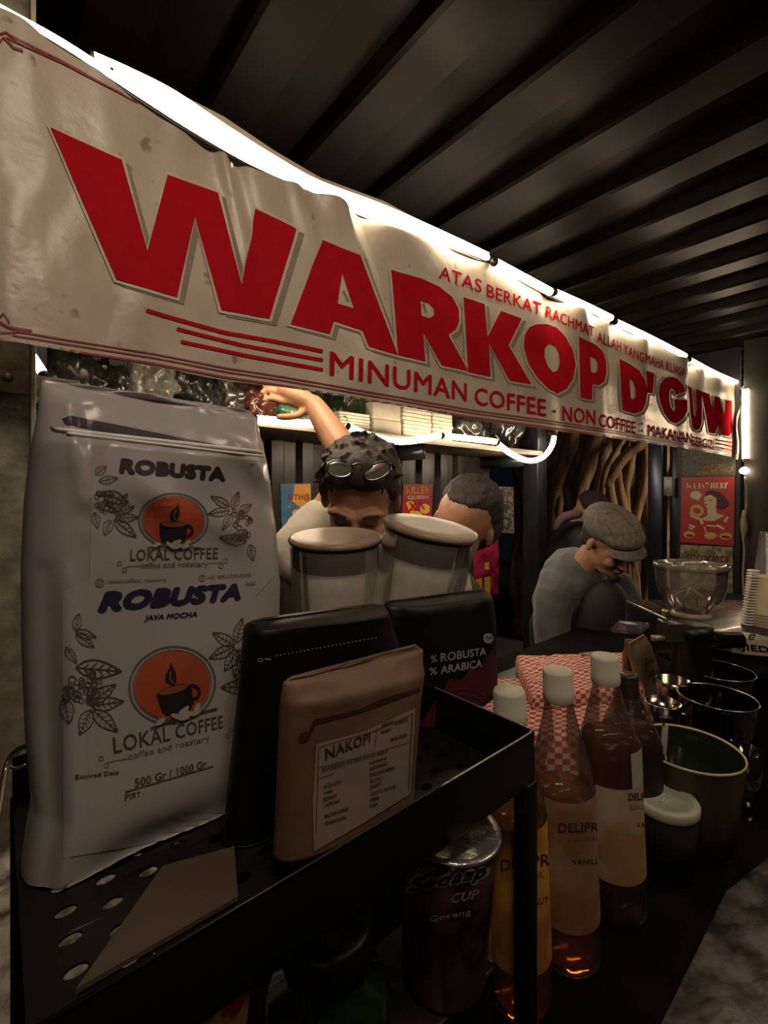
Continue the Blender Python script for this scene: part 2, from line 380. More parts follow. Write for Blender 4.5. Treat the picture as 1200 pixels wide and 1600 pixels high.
for t_, q_ in (('MINUMAN', ((516,549),(728,599),(728,628),(515,587))), ('COFFEE', ((741,605),(852,624),(852,651),(741,632))), ('NON', ((878,634),(929,641),(929,664),(878,658))),
               ('COFFEE', ((935,646),(992,659),(992,678),(935,666))), ('MAKANAN', ((1012,663),(1080,677),(1080,693),(1012,681))), ('BERGIZI', ((1081,681),(1114,688),(1114,702),(1081,696))),
               ('ATAS', ((687,415),(752,438),(751,459),(685,435))), ('BERKAT', ((760,444),(845,474),(844,493),(760,464))), ('RACHMAT', ((853,478),(927,511),(927,527),(852,496))),
               ('ALLAH', ((932,517),(969,535),(969,550),(932,534))), ('YANG', ((973,537),(1005,552),(1005,567),(973,553))), ('MAHA', ((1008,552),(1036,564),(1036,578),(1008,567))), ('KUASA', ((1040,564),(1070,576),(1070,590),(1040,579)))):
    tl.append(T2(t_, q_, .022))
tl += [ell(865, 643, 2.4, 2.6, n=10), ell(1002, 662, 1.8, 2, n=8), ell(1002, 673, 1.8, 2, n=8)]
for t_ in tl: decal('tagline_word', [t_], BV, RED, banner, .0020 if t_[0][0][0] < 850 else .0028, 6 if t_[0][0][0] < 650 else 3, 8)['kind'] = 'stuff'
rules = [line2([(228,485),(275,499),(350,520),(430,534),(504,549)], 6), line2([(276,514),(330,528),(380,540),(504,563)], 5.5), line2([(282,534),(380,555),(504,578)], 5.5),
         line2([(1117,687),(1145,692)], 2), line2([(1117,692),(1145,698)], 2), line2([(1117,698),(1145,704)], 2)]
def edge_line(tab, x0, x1, dy0, dy1, w, n=50): return line2([(x0+(x1-x0)*i/n, interp(tab, x0+(x1-x0)*i/n)+dy0+(dy1-dy0)*i/n) for i in range(n+1)], w)
for r_ in rules: decal('rule_line', [r_], BV, RED, banner, .0018, 6 if r_[0][0][0] < 850 else 3)
brd = ink('border_brown', (.34, .05, .05), .5)
decal('border_lines', [edge_line(bot_tab, 20, 1140, -20, -10, 2.2), edge_line(bot_tab, 20, 1140, -13, -7, 2), edge_line(bot_tab, -20, 1150, -3, -1.5, 3.4),
      line2([(-10,498),(15,512),(50,518)], 4), line2([(-12,520),(20,520),(48,516)], 2), line2([(-10,508),(6,490),(15,505)], 3),
      edge_line(top_tab, 10, 190, 34, 8, 2.4, 12), edge_line(top_tab, 10, 215, 27, 6, 1.8, 12), line2([(-10,78),(6,60),(22,76),(36,80)], 4), line2([(-12,58),(10,52),(28,66)], 3)], BV, brd, banner, .0018, 3)['kind'] = 'stuff'
# rail the banner hangs from, bars, and the strip of it folded over the rail
bm = NB(); tube(bm, smooth_pts([PB(x, interp(top_tab, x)+2, BB+.008) for x in range(-60, 1161, 90)]+[PB(1160, 608, BB+.008)], 3), .005, 8)
obj('hanging_rail', bm, mat('rail_steel', (.12, .1, .08), .4, .8), banner)
flap_tab = [(130, 82), (150, 88), (270, 145), (350, 186), (430, 240), (500, 281), (600, 318), (700, 372), (770, 406)]
bm = grid(lambda u, v: PB(140+620*u, interp(flap_tab, 140+620*u)-4+v*(interp(top_tab, 140+620*u)+3-interp(flap_tab, 140+620*u)+4), BB+.075-.065*v), 80, 4)
obj('folded_hem', bm, vin, banner)
bm = grid(lambda u, v: PB(1146+12*u+5*math.sin(v*9)*u, 606+v*112, BB-.004+.03*math.sin(u*5+v*3)), 8, 12); obj('turned_end', bm, vin, banner)
bm = grid(lambda u, v: PA(1160+26*u, 603+v*(118-8*u), 3.255-.008*math.sin(u*12+v*2)), 14, 10)
obj('wrapped_end', bm, mat('vinyl_back', (.34, .29, .22), .4, scale=9), banner)
# ------------------------------------------------------------------ LED ropes
def rope(name, pts, r, label, group='glowing rope lights along the banner top', plane=None, k=5, cap=True):
    if plane is None: plane = (lambda x: BB+.022-.034*min(1, max(0, (x-350)/350)))
    elif not callable(plane): plane = (lambda v_: lambda x: v_)(plane)
    t = thing(name, label, 'rope light', pts[len(pts)//2] if isinstance(pts[0], Vector) else PB(*pts[len(pts)//2], plane(pts[len(pts)//2][0])), group)
    P3 = pts if isinstance(pts[0], Vector) else [PB(x, y, plane(x)) for x, y in pts]
    P3 = smooth_pts(P3, k); obj('light_tube', tube(NB(), P3, r, 10), LED_IN if 'inside' in group else LED, t)
    if cap:
        for a, b in ((P3[0], P3[1]), (P3[-1], P3[-2])):
            d = (b-a).normalized(); obj('end_cap', tube(NB(), [a-d*min(.006, r*.5), a+d*.001], r*1.03, 10), mat('cap_black', (.02, .018, .016), .4), t)
    return t
rope('rope_light', [(-50,-16),(0,15),(100,70),(200,135),(300,200),(400,258),(500,304),(600,346),(700,381),(763,403)], .0058, 'longest rope light, lower one across the top left of the banner')
rope('rope_light', [(145,88),(200,112),(270,147),(350,200),(430,250),(500,288),(600,325),(700,369),(762,398)], .0062, 'upper rope light lying behind the lower one, above the big W', plane=BB+.045)
rope('rope_light', [(175,113),(270,166),(380,236),(500,296),(620,344),(740,391)], .0056, 'rope light squeezed between the two long ones above the banner', plane=BB+.034)
rope('rope_light', [(773,410),(815,432),(860,456)], .011, 'short rope light right after the gap above ATAS BERKAT')
rope('rope_light', [(866,457),(910,476),(954,497)], .0115, 'short rope light above RACHMAT, second after the gap')
rope('rope_light', [(961,503),(1015,528),(1070,556)], .0115, 'short rope light above MAHA KUASA, third after the gap')
rope('rope_light', [(1077,562),(1115,582),(1152,598)], .0115, 'last short rope light at the far end of the banner top')
rope('rope_light', [PA(1165,608,3.215),PA(1165,660,3.215),PA(1165,717,3.215)], .0165, 'upright rope light on the post at the far end of the banner')
rope('rope_light', [P(44,548,1.0),P(56,566,1.0),P(67,583,1.0)], .0095, 'short tilted rope light beside the rusty post at the left', group='rope lights inside the stall')
g2 = 'rope lights inside the stall'; pb = 1.40
rope('rope_light', [(400,655),(445,659),(475,662),(506,663)], .0135, 'straight rope light under the shelf, left of the raised arm', g2, pb)
rope('rope_light', [(545,667),(575,680),(615,689),(650,688),(687,680)], .0135, 'sagging rope light above the glasses on the black hair', g2, pb)
rope('rope_light', [(692,681),(730,685),(774,690)], .0135, 'short level rope light below the white boxes on the shelf', g2, pb)
rope('rope_light', [(778,693),(800,710),(828,720),(850,713),(862,697),(866,682)], .0135, 'rope light curling up in a deep loop at the shelf end', g2, pb)
# bulb with its hanging cable on the end post
hb = thing('hanging_bulb', 'small glowing bulb on a knotted cable hanging down the end post', 'bulb', PA(1163,742,3.2))
obj('bulb', lathe(NB(), [(0,-.012),(.018,-.004),(.024,.008),(.018,.02),(.006,.03),(0,.03)], T(PA(1163,738,3.2)), 16), emitmat('bulb_glow', WARM, 14), hb)
obj('cable', tube(NB(), smooth_pts([PA(x, y, 3.2) for x, y in ((1164,745),(1167,770),(1165,800),(1160,825),(1163,860),(1161,900),(1163,940),(1166,985))], 4), .006), mat('cable_beige', (.42, .34, .22), .6), hb)
obj('cable_knot', crumple(lathe(NB(), [(0,-.07),(.008,-.06),(.017,-.02),(.018,.02),(.010,.05),(.005,.09),(0,.09)], T(PA(1162,822,3.2)), 12), .008, 60), mat('cable_beige', (.42, .34, .22), .6), hb)
# ------------------------------------------------------------------ posts and end wall
def post(name, label, a, b, w, z0, z1, m, brackets=()):
    t = thing(name, label, 'post', S(a, b, z0))
    obj('post_body', sbox(a-w/2, a+w/2, b-w/2, b+w/2, z0, z1, .004), m, t)
    obj('base_plate', sbox(a-w*.9, a+w*.9, b-w*.9, b+w*.9, z0, z0+.008), m, t); return t
steel_bl = mat('post_black', (.035, .04, .05), .3, .5, var=.4, scale=6)
post('steel_post', 'black steel post at the end of the back shelf, left of the roots', 2.47, 1.52, .10, 0, 2.38, steel_bl)
post('steel_post', 'blue-black steel post right of the roots, left of the posters', 3.27, 1.13, .085, 0, 2.38, mat('post_blue', (.05, .065, .10), .25, .6, var=.4, scale=6))
post('steel_post', 'dark steel post between the blue-black post and the poster wall', 3.34, 1.05, .05, 0, 2.38, steel_bl)
post('steel_post', 'corner post carrying the upright rope light and hanging bulb', 3.29, .62, .11, 0, 2.38, mat('post_corner', (.05, .045, .035), .5, .2, var=.4, scale=6))
# rusty angle iron at the left
t = thing('rusty_post', 'scuffed grey-green angle iron post with bolted bracket at the left edge', 'post', PB(18, 1500, .86))
pm = mat('scuffed_paint', (.40, .38, .26), .6, .1, scale=30, col2=(.16, .155, .11), bump=.6, bscale=60, lo=.3, hi=.7)
p0 = PB(14, 600, .86)
M0 = T((p0.x, p0.y, 0)) @ RS
bm = NB(); addbox(bm, M0 @ T((0, 0, 1.19)), .052, .006, 2.38, .001); addbox(bm, M0 @ T((.026, -.02, 1.19)), .006, .046, 2.38, .001); obj('angle_iron', bm, pm, t)
bm = NB(); addbox(bm, M0 @ T((.02, -.012, PB(14,600,.86).z)), .13, .006, .030, .001); br = obj('bracket', bm, pm, t)
for dz in (.006, -.008): obj('bolt', lathe(NB(), [(0,.008),(.005,.008),(.006,.005),(.006,0)], M0 @ T((-.008+dz, -.015, p0.z+dz)) @ R('X', 90), 6), mat('bolt_steel', (.4, .38, .32), .4, .7), br)
# latch on the post, white cap screws
tl_ = thing('door_latch', 'small perforated metal latch plate on the dark post', 'latch', PA(1044,778,3.2)); tl_.location = PA(1044, 778, 3.22)
obj('plate', addbox(NB(), T(PA(1044,760,3.22)) @ RS, .006, .05, .12, .001), mat('latch_metal', (.22, .22, .2), .4, .7), tl_)
for yy in (748, 762, 774): obj('rivet', lathe(NB(), [(0,.004),(.006,.003),(.007,0)], T(PA(1044,yy,3.214)) @ RS @ R('Y', -90), 8), mat('latch_dot', (.6, .58, .5), .4, .4), tl_)
# posters ---------------------------------------------------------
def poster(name, label, q, planefn, m, cat='poster', depth=.0015, nrm=NV, group=None):
    ps = [planefn(x, y) for x, y in q]
    t = thing(name, label, cat, (ps[2]+ps[3])/2, group)
    bm = NB(); f = [bm.verts.new(p+nrm*depth) for p in ps]; b = [bm.verts.new(p) for p in ps]
    bm.faces.new(f); bm.faces.new(b[::-1])
    for i in range(4): bm.faces.new((f[i], b[i], b[(i+1) % 4], f[(i+1) % 4]))
    s = obj('paper', bm, m, t, smooth=False, recalc=True); return t, wbvh(s)
ew = lambda x, y: PA(x, y, 3.262)
t, v = poster('poster', 'red poster of a woman in a dark hat holding a round loaf', [(1065,746),(1148,744),(1147,853),(1063,847)], ew, mat('poster_red', (.50, .03, .03), .4, var=.15), nrm=-DV)
def pc(pts): return [(1040+x/5, 680+y/5) for x, y in pts]
skin_i = ink('poster_skin', (.72, .56, .40)); dk = ink('poster_dark', (.10, .02, .03)); yl = ink('poster_yellow', (.70, .42, .10)); wh = ink('poster_white', (.75, .65, .52))
decal('portrait', [poly(pc([(305,480),(300,510),(306,550),(325,568),(328,625),(285,650),(300,668),(380,670),(460,628),(400,610),(390,560),(400,520),(395,480),(350,465)])), poly(pc([(195,570),(190,610),(200,640),(262,660),(280,700),(300,690),(285,650),(250,640),(225,600)])),
      poly(pc([(450,670),(470,685),(495,640),(480,632)]))], v, skin_i, t, .0006, 8)
decal('hat', [poly(pc([(305,475),(320,440),(370,428),(430,450),(480,500),(500,540),(470,575),(430,585),(402,570),(400,530),(395,490),(350,465)]))], v, dk, t, .0007, 8)
decal('bread', [ell(1040+245/5, 680+590/5, 11, 9.5, .3, 16, (6, 4.5)), ell(1040+185/5, 680+775/5, 9, 5.5, .1, 14), ell(1040+352/5, 680+785/5, 10, 5.5, 0, 14), ell(1040+470/5, 680+788/5, 10, 5.5, 0, 14)], v, yl, t, .0009, 8)
decal('bread_filling', [ell(1040+190/5, 680+785/5, 6, 2, .1, 10), ell(1040+470/5, 680+795/5, 7, 2, .1, 10)], v, dk, t, .0012, 8)
decal('speech_bubble', [ell(1040+236/5, 680+468/5, 8.5, 6.5, 0, 16), poly(pc([(235,495),(262,495),(255,515)]))], v, wh, t, .0007, 8)
decal('title_marks', [line2(pc(s), w) for s, w in (([(170,370),(175,410)],2),([(185,395),(200,412)],2),([(225,375),(228,418)],2.4),([(262,372),(265,418)],2.4),([(285,385),(300,412)],2),([(320,370),(318,385)],2),([(332,370),(330,385)],2),([(362,372),(358,415)],2.2),([(380,370),(378,415)],2.2),([(402,372),(402,415)],3),([(425,370),(450,415)],2),([(450,370),(425,415)],2),([(465,370),(470,415)],2.4),([(485,370),(460,412)],2),([(185,700),(230,720)],3),([(180,722),(215,735)],2.4),([(300,712),(330,790)],1.6),([(320,705),(400,712)],2),([(400,700),(460,735)],3))], v, wh, t, .0009, 8)
decal('eyes_and_lips', [line2(pc([(340,510),(365,505)]), 1.2), line2(pc([(305,512),(318,512)]), 1.2), line2(pc([(308,540),(325,543)]), 1.8)], v, dk, t, .0012, 8)
t, v = poster('poster', 'faded grey poster with yellow letters above the red poster', [(1066,700),(1150,700),(1149,743),(1066,744)], ew, mat('poster_faded', (.16, .15, .12), .5, col2=(.07, .07, .06), scale=40, var=.5), nrm=-DV)
decal('letters', [T2('PUT ON', ((1101,727),(1132,724),(1131,731),(1099,734)), .03, .3), T2('A HAPPY FACE', ((1088,737),(1147,728),(1146,736),(1086,745)), .03, .3)], v, yl, t, .0008, 10)
t, v = poster('poster', 'green-beige poster behind the glass bean hopper', [(1063,851),(1145,855),(1145,958),(1063,949)], ew, mat('poster_green', (.42, .33, .18), .5, col2=(.13, .16, .07), scale=22, lo=.45, hi=.55), nrm=-DV)
decal('letters', [T2('cococinta', ((1072,862),(1138,866),(1138,880),(1072,875)), .03, .2), line2([(1075,880),(1135,884)], 2), line2([(1107,952),(1112,945),(1116,955),(1122,938)], 2), line2([(1124,955),(1142,957)], 2)], v, ink('poster_brown', (.16, .03, .01)), t, .0008, 10)
bwf = lambda x, y: PB(x, y, 1.797)
t, v = poster('poster', 'blue and orange space poster half hidden by the white coffee bag', [(438,756),(485,755),(488,826),(440,826)], bwf, mat('poster_blue', (.06, .16, .30), .45, var=.3))
orr = ink('poster_orange', (.70, .32, .06))
decal('panels', [poly([(460,757),(485,756),(486,790),(470,793),(455,782),(459,772)]), poly([(450,826),(462,812),(478,826)]), ell(471, 764, 5, 3, .3, 12)], v, orr, t, .0006, 10)['kind'] = 'stuff'
decal('letters', [T2('UTH@', ((451,772),(484,771),(484,783),(451,785)), .03)], v, ink('poster_maroon', (.30, .03, .02)), t, .0009, 10)
decal('saucer', [ell(466, 805, 19, 5, -.5, 18), ell(462, 801, 6, 5, -.4, 12)], v, ink('saucer_green', (.50, .50, .28)), t, .0009, 10)
decal('stars', [ell(x, y, .9, .9, 0, 6) for x, y in ((478,800),(482,812),(474,818),(452,792),(480,793),(458,820),(484,822))], v, wh, t, .0009, 10)
t, v = poster('poster', 'red poster reading KILLER QUEEN between the two heads', [(630,756),(676,757),(674,812),(628,806)], bwf, mat('poster_magenta', (.42, .02, .06), .45, var=.3))
decal('letters', [T2('KILLER', ((635,760),(670,760),(670,771),(635,772)), .03), ell(641, 790, 8, 7, .2, 12), ell(664, 795, 8, 8, .2, 12), ell(650, 802, 10, 4, .2, 12)], v, ink('poster_gold', (.75, .48, .05)), t, .0007, 10)
decal('subtitle', [T2('QUEEN', ((637,774),(669,774),(669,780),(637,781)), .04), poly([(630,803),(660,806),(660,809),(629,807)])], v, wh, t, .0009, 10)
decal('playing_card_marks', [line2([(640,785),(650,798)], 3), line2([(650,785),(640,798)], 3), line2([(655,785),(663,796)], 2.4), line2([(633,787),(637,797)], 2.4)], v, RED, t, .0011, 10)
t, v = poster('poster', 'black and white comic poster left of the black steel post', [(771,760),(802,761),(803,833),(772,832)], bwf, mat('poster_grey', (.30, .27, .23), .5, col2=(.05, .045, .04), scale=45, lo=.45, hi=.55))
decal('drawing', [line2([(775,770),(785,765),(790,775),(798,766)], 2), ell(788, 792, 9, 5, .3, 12), line2([(776,805),(798,812)], 4), line2([(776,818),(792,826),(800,815)], 3), line2([(776,783),(800,786)], 2)], v, ink('poster_black', (.02, .02, .02)), t, .0008, 10)
# ------------------------------------------------------------------ inner shelf with its goods
sh = thing('shelf', 'long dark wall shelf carrying plastic bags and boxes behind the banner', 'shelf', S(.7, 1.62, 1.74))
obj('board', sbox(-1.1, 2.42, 1.45, 1.79, 1.737, 1.752, .002), mat('shelf_board', (.12, .09, .06), .5), sh)
obj('front_lip', sbox(-1.1, 2.42, 1.44, 1.45, 1.732, 1.758, .001), mat('shelf_lip', (.06, .045, .03), .6), sh)
for a in (-.6, .4, 1.5, 2.3): obj('bracket', sbox(a, a+.02, 1.5, 1.79, 1.67, 1.737), steel_bl, sh)
def blob(name, label, cat, x, y, rx, ry, b, m, seed, group=None, squash=.6, z0=1.753, twist=True):
    r = (x-CX)/F; Y = b/(DX-DY*r); w_ = rx/F*Y; h_ = ry/F*Y; c = PB(x, y, b)
    bm = NB(); bmesh.ops.create_icosphere(bm, subdivisions=4, radius=1)
    for v in bm.verts: v.co = Vector((v.co.x*w_, v.co.y*w_*squash, v.co.z*h_))
    bmesh.ops.transform(bm, matrix=RS, verts=bm.verts)
    crumple(bm, h_*.85, 1.9/h_*.5, seed)
    for v in bm.verts:
        v.co = v.co+c
        if v.co.z < z0: v.co.z = z0+(v.co.z-z0)*.02
    zmin = min(v.co.z for v in bm.verts)
    if z0-.2 < zmin and zmin > z0:
        for v in bm.verts: v.co.z -= (zmin-z0)*(1-min(1, (v.co.z-zmin)/(2*h_)))
    return tag(obj(name, bm, m, None), label, cat, group)
pdk = glass('plastic_dark', (.55, .55, .52), .35, (.12, .12, .11), .22, 3.0); pcl = glass('plastic_clear', (.7, .7, .66), .6, (.8, .8, .72), .18, 2.4)
gb = 'crumpled plastic bags along the shelf'
for i, (x, y, rx, ry, m_, lb) in enumerate([
    (110,572,34,30,pdk,'dark glossy plastic bag, leftmost on the shelf behind the rope light'), (163,590,34,26,pdk,'dark crinkled plastic bag left of the knotted white bag'),
    (242,590,34,28,pcl,'knotted translucent white plastic bag on the shelf'), (310,600,34,28,pdk,'black shiny plastic bag right of the knotted white bag'),
    (362,606,26,24,pdk,'small dark plastic bag next to the reddish one'), (405,618,34,20,glass('plastic_red', (.6,.3,.25), .5, (.3,.08,.06), .2, 1.5),'reddish crumpled plastic bag above the black-haired man'),
    (455,636,36,12,glass('plastic_green', (.4,.7,.5), .6, (.10,.35,.18), .2, 1.5),'green and clear plastic packet under the raised hand'),
    (548,628,34,15,glass('plastic_green2', (.3,.4,.3), .6, (.06,.12,.06), .2, 1.2),'dark green plastic packet right of the raised wrist'),
    (735,668,32,20,pdk,'dark plastic bag right of the white boxes on the shelf'), (790,672,34,20,pdk,'dark plastic bag near the shelf end'), (845,684,26,18,pdk,'dark plastic bag at the very end of the shelf')]):
    blob('plastic_bag', lb, 'bag', x, y, rx, ry, 1.60, m_, i+1, gb)
fo = mat('foam_white', (.46, .41, .33), .7, scale=30); fo2 = mat('card_grey', (.30, .27, .21), .7, scale=30)
for i, (x0, x1, yt, n, m_, lb) in enumerate([(528,578,645,7,fo,'stack of flat white foam trays right of the raised arm'), (581,626,630,2,fo2,'grey-white cardboard box beside the foam trays'),
        (628,673,635,9,fo,'tall stack of white ribbed food boxes on the shelf'), (674,706,641,9,fo,'narrow stack of white ribbed food boxes, rightmost on the shelf')]):
    p0, p1 = PB(x0, 670, 1.50), PB(x1, 670, 1.50)
    a0 = p0.dot(DV); a1 = p1.dot(DV); zt = PB((x0+x1)/2, yt, 1.5).z
    t = thing('box_stack', lb, 'box', S((a0+a1)/2, 1.6, 1.753), 'boxes stacked on the shelf')
    for k in range(n):
        z0 = 1.753+(zt-1.753)*k/n; z1 = 1.753+(zt-1.753)*(k+1)/n-.0012; j = random.uniform(-.004, .004)
        obj('box' if n < 3 else 'tray', sbox(a0+.003+j, a1-.006+j, 1.49, 1.68, z0, z1, min(.003, (z1-z0)*.3)), m_, t)
# hooks on the shelf edge that carry the ropes
for x, y, hl in ((540,660,'small metal hook holding the rope light right of the raised arm'),(690,677,'small metal hook between two rope lights below the white boxes'),(776,690,'small metal hook where the looping rope light begins'),(867,676,'small metal hook at the shelf end holding the looped rope light')):
    t = tag(obj('rope_hook', tube(NB(), smooth_pts([PB(x-2,y-10,1.46),PB(x+2,y-6,1.45),PB(x+3,y+2,1.45),PB(x-2,y+3,1.455)],4), .003, 6), mat('hook_steel', (.5,.42,.3), .3, .8), None), hl, 'hook', 'rope light hooks on the shelf edge')
# ------------------------------------------------------------------ banyan trunk outside
def roots():
    t = thing('banyan_tree', 'pale brown banyan tree with ropey hanging roots beyond the stall', 'tree', P(940, 1100, 4.4))
    t.location.z = 0
    bark = mat('bark', (.30, .20, .11), .85, scale=14, col2=(.08, .05, .03), bump=1, bscale=30, stretch=(1, 1, .25), lo=.35, hi=.7)
    cx, cy = P(940, 0, 4.9).x, 4.9
    bm = grid(lambda u, v: Vector((cx+(u-.5)*1.9, cy-.35*math.sin(math.pi*u)+.10*noise.noise(Vector((u*14, v*3, 1)))+.05*noise.noise(Vector((u*40, v*6, 4))), v*3.2)), 90, 50)
    obj('trunk', bm, bark, t)
    for i in range(26):
        x = cx-.9+1.8*i/25+random.uniform(-.03, .03); r = random.uniform(.022, .065); ph = random.uniform(0, 6); lean = random.uniform(-.25, .25)
        pts = []; rr = []
        for k in range(13):
            z = 3.1*k/12; xx = x+lean*(z-1.6)*.25+.045*math.sin(z*2.4+ph)+.03*math.sin(z*5.1+ph*2)
            u = (xx-cx)/1.9+.5
            pts.append((xx, cy-.35*math.sin(math.pi*max(0, min(1, u)))-.04-.02*math.sin(z*3+ph), z)); rr.append(r*(1.15-.3*math.sin(z*1.7+ph)))
        obj('root', crumple(tube(NB(), smooth_pts(pts, 3), [r_ for r_ in rr for _ in range(3)][:37], 9), .02, 12, i), bark, t)
    obj('branch', tube(NB(), smooth_pts([P(945,760,4.3),P(975,715,4.25),P(1010,690,4.2),P(1060,668,4.15)], 5), .05, 10), bark, t)
    obj('root', tube(NB(), smooth_pts([P(938,800,4.3),P(945,740,4.28),P(965,700,4.25),P(985,670,4.25)], 5), .03, 8), bark, t)
roots()
# white rail in front of the tree, table edge with small bits
rl = P(878, 889, 3.1); t = thing('railing', 'pale horizontal rail behind the black-jacketed person', 'railing', Vector((rl.x, rl.y, 0)))
obj('top_rail', addbox(NB(), T(rl), .36, .05, .035, .003), mat('rail_white', (.5, .5, .48), .5), t)
for dx in (-.15, .15): obj('baluster', addbox(NB(), T((rl.x+dx, rl.y, rl.z/2)), .03, .03, rl.z-.03, .002), steel_bl, t)
bpy.context.view_layer.update()
# ------------------------------------------------------------------ counter
black = mat('black_metal', (.006, .006, .006), .42, .0, var=.3, scale=12)
ctr = thing('counter', 'long black serving counter running under everything in front of the banner', 'counter', S(1.0, .4, 0))
obj('worktop', sbox(-1.1, 2.9, .06, .86, .97, 1.0, .004), mat('worktop_black', (.006, .005, .0045), .75, var=.5, scale=10, bump=.3, spec=.05), ctr)
obj('front_panel', sbox(-1.05, 2.85, .10, .13, 0, .97), mat('counter_black', (.02, .018, .016), .6), ctr)
obj('back_panel', sbox(-1.05, 2.85, .82, .84, 0, .97), mat('counter_black', (.02, .018, .016), .6), ctr)
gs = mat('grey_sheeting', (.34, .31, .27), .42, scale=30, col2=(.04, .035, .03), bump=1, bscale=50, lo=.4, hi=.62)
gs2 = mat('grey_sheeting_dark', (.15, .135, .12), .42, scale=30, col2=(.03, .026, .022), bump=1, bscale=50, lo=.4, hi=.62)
def sheeting(name, label, pts, amp, seed):
    q = [PZ(x, y, 1.002) for x, y in pts]
    def f(u, v):
        p = q[0].lerp(q[1], u).lerp(q[3].lerp(q[2], u), v)
        e = min(1, 6*min(u, 1-u, v, 1-v)); n = noise.noise(p*22+Vector((seed, 0, 0))); n2 = abs(noise.noise(p*60+Vector((0, seed, 0))))
        return p+UP*(.002+e*amp*(.6+.5*n+.35*n2))
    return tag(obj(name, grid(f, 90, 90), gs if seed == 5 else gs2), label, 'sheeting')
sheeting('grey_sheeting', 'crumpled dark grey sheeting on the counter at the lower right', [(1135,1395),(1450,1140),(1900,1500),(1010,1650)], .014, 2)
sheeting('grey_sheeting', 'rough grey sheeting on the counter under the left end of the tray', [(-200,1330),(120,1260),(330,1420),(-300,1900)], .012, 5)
# ------------------------------------------------------------------ raised black tray rack
Z0, ZL, A0, A1, B0, B1 = 1.2425, 1.287, .012, .374, .232, .505
tray = thing('tray_rack', 'raised black metal tray rack with perforated floor holding the coffee bags', 'rack', S((A0+A1)/2, (B0+B1)/2, 1.0))
holes = []
for i in range(14):
    for j in range(10):
        a = A0+.022+i*.0235; b = B0+.02+j*.0235+(i % 2)*.0118
        if a > A1-.012 or b > B1-.015: continue
        holes.append([Vector((a+.0062*math.cos(k*math.pi/5), b+.0042*math.sin(k*math.pi/5), 0)) for k in range(10)])
loops = [[Vector(p) for p in ((A0, B0, 0), (A1, B0, 0), (A1, B1, 0), (A0, B1, 0))]]+holes
flat = [v for l in loops for v in l]; bm = NB(); bv = [bm.verts.new(S(v.x, v.y, Z0)) for v in flat]
for f in tessellate_polygon(loops):
    try: bm.faces.new([bv[i] for i in f])
    except ValueError: pass
fl = obj('perforated_floor', bm, black, tray, False); md = fl.modifiers.new('s', 'SOLIDIFY'); md.thickness = .0015
obj('front_wall', sbox(A0, A1, B0-.0015, B0, Z0-.002, ZL, .0005), black, tray)
obj('back_wall', sbox(A0, A1, B1, B1+.0015, Z0-.002, ZL-.01, .0005), black, tray)
obj('side_wall', sbox(A1, A1+.0015, B0, B1, Z0-.002, ZL, .0005), black, tray)
rimm = mat('rim_highlight', (.35, .34, .32), .3, .8, scale=30)  # pale metal puts the highlight into the right part of the rim
obj('rim', tube(NB(), smooth_pts([S(.25, B0-.001, ZL), S(A1-.02, B0-.001, ZL), S(A1-.004, B0, ZL), S(A1, B0+.004, ZL), S(A1, B0+.03, ZL), S(A1, B1, ZL)], 5), .0011, 8), rimm, tray)
obj('rim', tube(NB(), [S(A0, B0-.001, ZL), S(.25, B0-.001, ZL)], .0011, 8), black, tray)
for a, b in ((A1-.006, B0+.004), (A0+.006, B0+.004), (A0+.006, B1-.006), (A1-.006, B1-.006)):
    obj('leg', sbox(a-.0075, a+.0075, b-.0075, b+.0075, 1.0, Z0, .001), black, tray)
obj('wire_handle', tube(NB(), smooth_pts([P(60,1162,.36), P(38,1167,.365), P(20,1178,.37), P(8,1205,.365), P(2,1240,.35), P(-6,1290,.33)], 5), .0022, 8), mat('wire_steel', (.6, .55, .45), .25, .9), tray)
obj('wire_loop', tube(NB(), smooth_pts([P(40,1195,.37), P(25,1200,.37), P(12,1196,.37), P(14,1184,.37), P(30,1176,.37)], 5), .0012, 6), mat('wire_steel', (.6, .55, .45), .25, .9), tray)
